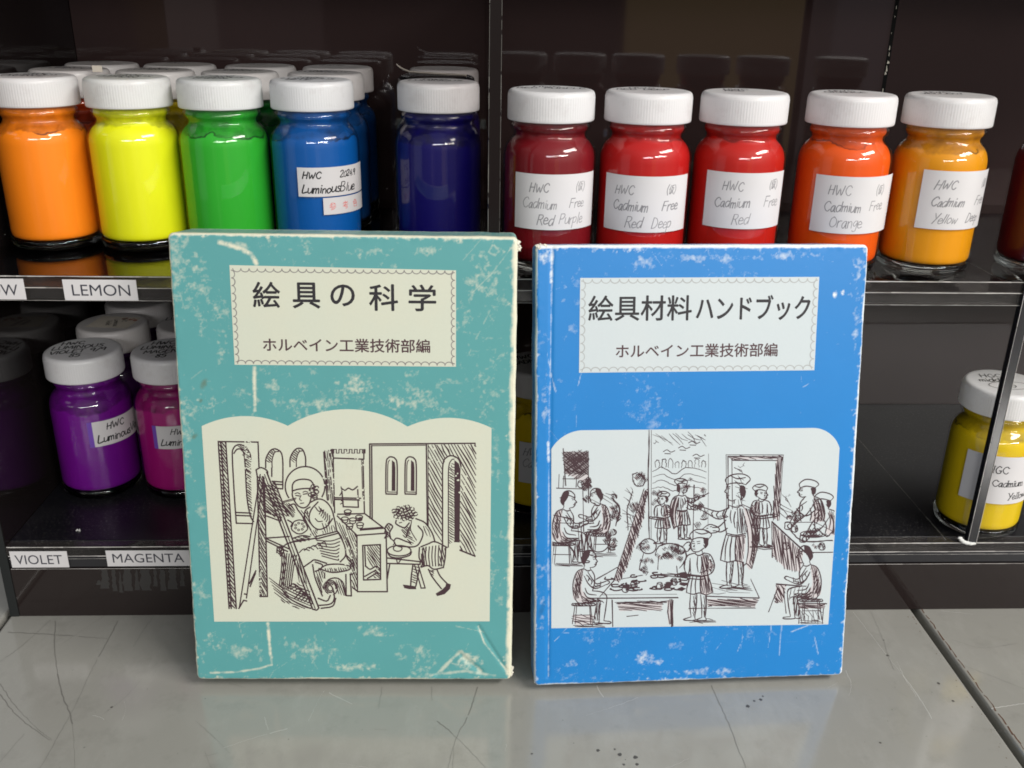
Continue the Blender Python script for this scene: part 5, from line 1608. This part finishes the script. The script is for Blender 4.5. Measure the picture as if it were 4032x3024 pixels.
rough((850, 960), (870, 905), (950, 880), (1040, 910), (1065, 980), (1020, 1050)); rough((1040, 900), (1075, 870), (1100, 890), (1080, 930), (1050, 935)); rough((870, 980), (866, 1060)); rough((1000, 1040), (1004, 1085))
scrib(735, 430, 46, 44, 26, 40, 8); rough((690, 400), (730, 390), (775, 430), (760, 480), (705, 470), (690, 400)); scrib(700, 620, 34, 90, 26, 50, 7); rough((690, 520), (655, 640), (660, 790))
# master at work on the platform, helper in the doorway
figure('painter', 1410, 1190, 1.13)
figure('boy', 1585, 900, .74, True)
rough((1510, 905), (1650, 912), w=9, n=3)
# platform and table
rough((1200, 1250), (1575, 1262), w=9, n=3); rough((1575, 1262), (1510, 1130), w=6); shade([(1210, 1268), (1568, 1268), (1545, 1325), (1215, 1318)], 8, 11, 8.5); rough((1080, 1335), (1545, 1330), w=8)
shade([(1250, 1150), (1500, 1145), (1540, 1240), (1230, 1235)], 12, 26, 4)
rough((560, 1140), (462, 1250), w=7, n=2); rough((450, 1262), (1010, 1258), w=10, n=3); rough((470, 1240), (1000, 1236), w=6); rough((560, 1140), (760, 1100), w=6)
for x0 in (548, 960):
    rough((x0, 1275), (x0 + 4, 1462), w=8, n=3)
shade([(930, 1275), (975, 1275), (975, 1455), (940, 1440)], 88, 11, 8); rough((585, 1300), (900, 1290), w=8, n=2); shade([(585, 1300), (900, 1292), (895, 1345), (600, 1352)], 6, 12, 7); rough((650, 1390), (730, 1378), w=8)
for _ in range(26):
    x, y = R.uniform(520, 1060), R.uniform(1090, 1225)
    k.curve([(x + R.uniform(18, 46) * math.cos(t), y + 9 * math.sin(t)) for t in np.linspace(0, R.uniform(3, 6), 8)], 8)
for _ in range(5):
    x, y = R.uniform(900, 1050), R.uniform(1120, 1200)
    k.fill(blob(x, y, 14, R, 9, 2.2))
# boy with a tray in front, a bust and a jar on the table
figure('boy', 1155, 1415, 1.08)
k.curve([(800 + 56 * math.cos(t), 900 + 52 * math.sin(t)) for t in np.linspace(0, 6.28, 14)], 7); scrib(770, 900, 26, 50, 20, 36, 7); rough((770, 945), (740, 1060), (800, 1080)); scrib(790, 1040, 40, 50, 24, 36, 8); scrib(960, 960, 90, 44, 46, 30, 7)
# sitter in a chair at the back, another painter at a small easel
figure('seated', 470, 790, .86, True); rough((540, 560), (600, 640), (570, 760), w=9, n=3); scrib(560, 660, 30, 110, 40, 40, 9); k.curve([(455 + 80 * math.cos(t), 850 + 90 * math.sin(t)) for t in np.linspace(-.6, 3.6, 14)], 7); scrib(540, 860, 24, 70, 30, 44, 9)
shade([(205, 240), (378, 240), (384, 400), (220, 395)], 40, 12, 8); shade([(205, 240), (378, 240), (384, 470), (225, 395)], -35, 16, 7); scrib(300, 320, 70, 70, 30, 34, 10); rough((205, 215), (225, 480), w=7); rough((378, 235), (385, 600), w=7); scrib(370, 500, 20, 90, 34, 40, 11)
for P in (((180, 400), (175, 490)), ((205, 430), (300, 430)), ((210, 410), (208, 490)), ((300, 410), (296, 490)), ((160, 495), (340, 500)), ((345, 500), (350, 800)), ((150, 735), (340, 740)), ((310, 760), (330, 990)), ((330, 820), (345, 980)))[:]:
    rough(*P, w=8, j=2)
figure('seated', 205, 850, .98); rough((135, 870), (250, 900), (290, 960), w=9, n=3); rough((140, 680), (270, 710), w=9, n=3); 
# child on a block, bottom left
figure('seated', 350, 1270, 1.0); rough((440, 1130), (585, 1045), w=8, n=3); shade([(270, 1380), (420, 1380), (410, 1450), (290, 1450)], 15, 16, 6)
# grinders at the right-hand bench
rough((1660, 730), (1890, 940), w=13, n=4); rough((1660, 740), (1665, 980), w=7); rough((1890, 945), (2085, 945), w=9, n=2); shade([(1665, 745), (1880, 945), (1860, 1080), (1760, 1060), (1668, 970)], 82, 12, 7.5)
rough((1760, 735), (1960, 730), w=8); rough((1790, 790), (1880, 865), (2085, 860), w=8, n=2); rough((1960, 730), (2090, 800), w=6)
figure('grinder', 1925, 700, 1.12); figure('grinder', 2030, 790, 1.12)
scrib(1810, 690, 34, 30, 26, 30, 10); rough((1830, 640), (1900, 690), (1960, 650), w=8); rough((1990, 790), (2040, 830), (2080, 800), w=8)
for a in range(4):
    k.curve([(1950 + (24 + 22 * a) * math.cos(t), 815 + (6 + 6 * a) * math.sin(t)) for t in np.linspace(0, 5, 10)], 6)
scrib(1980, 905, 50, 12, 10, 24, 8)
# draughtsman on a low seat, bottom right
figure('seated', 1930, 1240, 1.0, True); rough((1690, 1165), (1900, 1180), w=10, n=3); rough((1700, 1190), (1640, 1360), w=8, n=2); rough((1740, 1190), (1760, 1370), w=8); shade([(1690, 1170), (1760, 1175), (1740, 1290), (1680, 1300)], 60, 13, 8)
for a in range(8):
    rough((1800 + 26 * a, 1185), (1790 + 27 * a, 1230), (1780 + 28 * a, 1275), n=1, w=6)
rough((1835, 1300), (2040, 1300), w=10, n=3); shade([(1840, 1305), (2035, 1305), (2025, 1335), (1850, 1335)], 5, 9, 8); rough((1850, 1340), (1852, 1440), w=7); rough((2020, 1335), (2010, 1440), w=7); shade([(1855, 1350), (2010, 1345), (2005, 1440), (1860, 1435)], 70, 22, 4)
# cast shade on the floor and walls, more pots and tools about
for x0, x1, y in ((1330, 1500, 1188), (1080, 1250, 1412), (1540, 1660, 900), (280, 480, 1445), (1850, 1990, 1418), (140, 320, 1022), (400, 560, 948), (850, 1090, 1090)):
    k.hatch([(x0, y), (x1, y - 4), (x1 + 26, y + 20), (x0 + 18, y + 24)], 4, 9, 6, jitter=.6)
for P_ in ([(1410, 330), (1470, 325), (1470, 640), (1412, 650)], [(830, 110), (1200, 110), (1210, 180), (840, 190)], [(640, 520), (690, 500), (690, 800), (640, 780)], [(410, 520), (580, 540), (590, 620), (420, 600)], [(1680, 560), (1780, 540), (1800, 690), (1700, 700)]):
    k.hatch(P_, R.choice([28, 40, 62]), 21, 4.2, jitter=.9)
k.hatch([(560, 1285), (940, 1280), (930, 1300), (585, 1300)], 4, 8, 6, jitter=.6)
for x_, y_ in ((640, 1200), (700, 1165), (880, 1180), (980, 1150), (1760, 900), (1820, 780), (2010, 905), (330, 470)):
    k.curve([(x_ - 16, y_ - 22), (x_ - 22, y_ + 4), (x_ - 10, y_ + 20), (x_ + 12, y_ + 20), (x_ + 22, y_ + 4), (x_ + 15, y_ - 22)], 6)
    k.curve([(x_ + 16 * math.cos(t), y_ - 22 + 6 * math.sin(t)) for t in np.linspace(0, 6.28, 9)], 5)
    k.hatch([(x_ + 2, y_ - 14), (x_ + 18, y_ - 10), (x_ + 16, y_ + 14), (x_ + 4, y_ + 18)], 80, 6, 5)
# keep the ink inside the panel
xs0, xs1 = 130, 2098
k.V = [(min(max(x, xs0), xs1), y, l) for x, y, l in k.V]
WASH.V = [(min(max(x, xs0), xs1), y, 0.0) for x, y, l in WASH.V]
WASH.build("pale_shading", lambda x, y, l: (lambda q: (q[0], -.075, q[2]))(fB(x, y, 0)), MAT['wash'], pic_b)
k.build("line_drawing", fB, MAT['print'], pic_b)
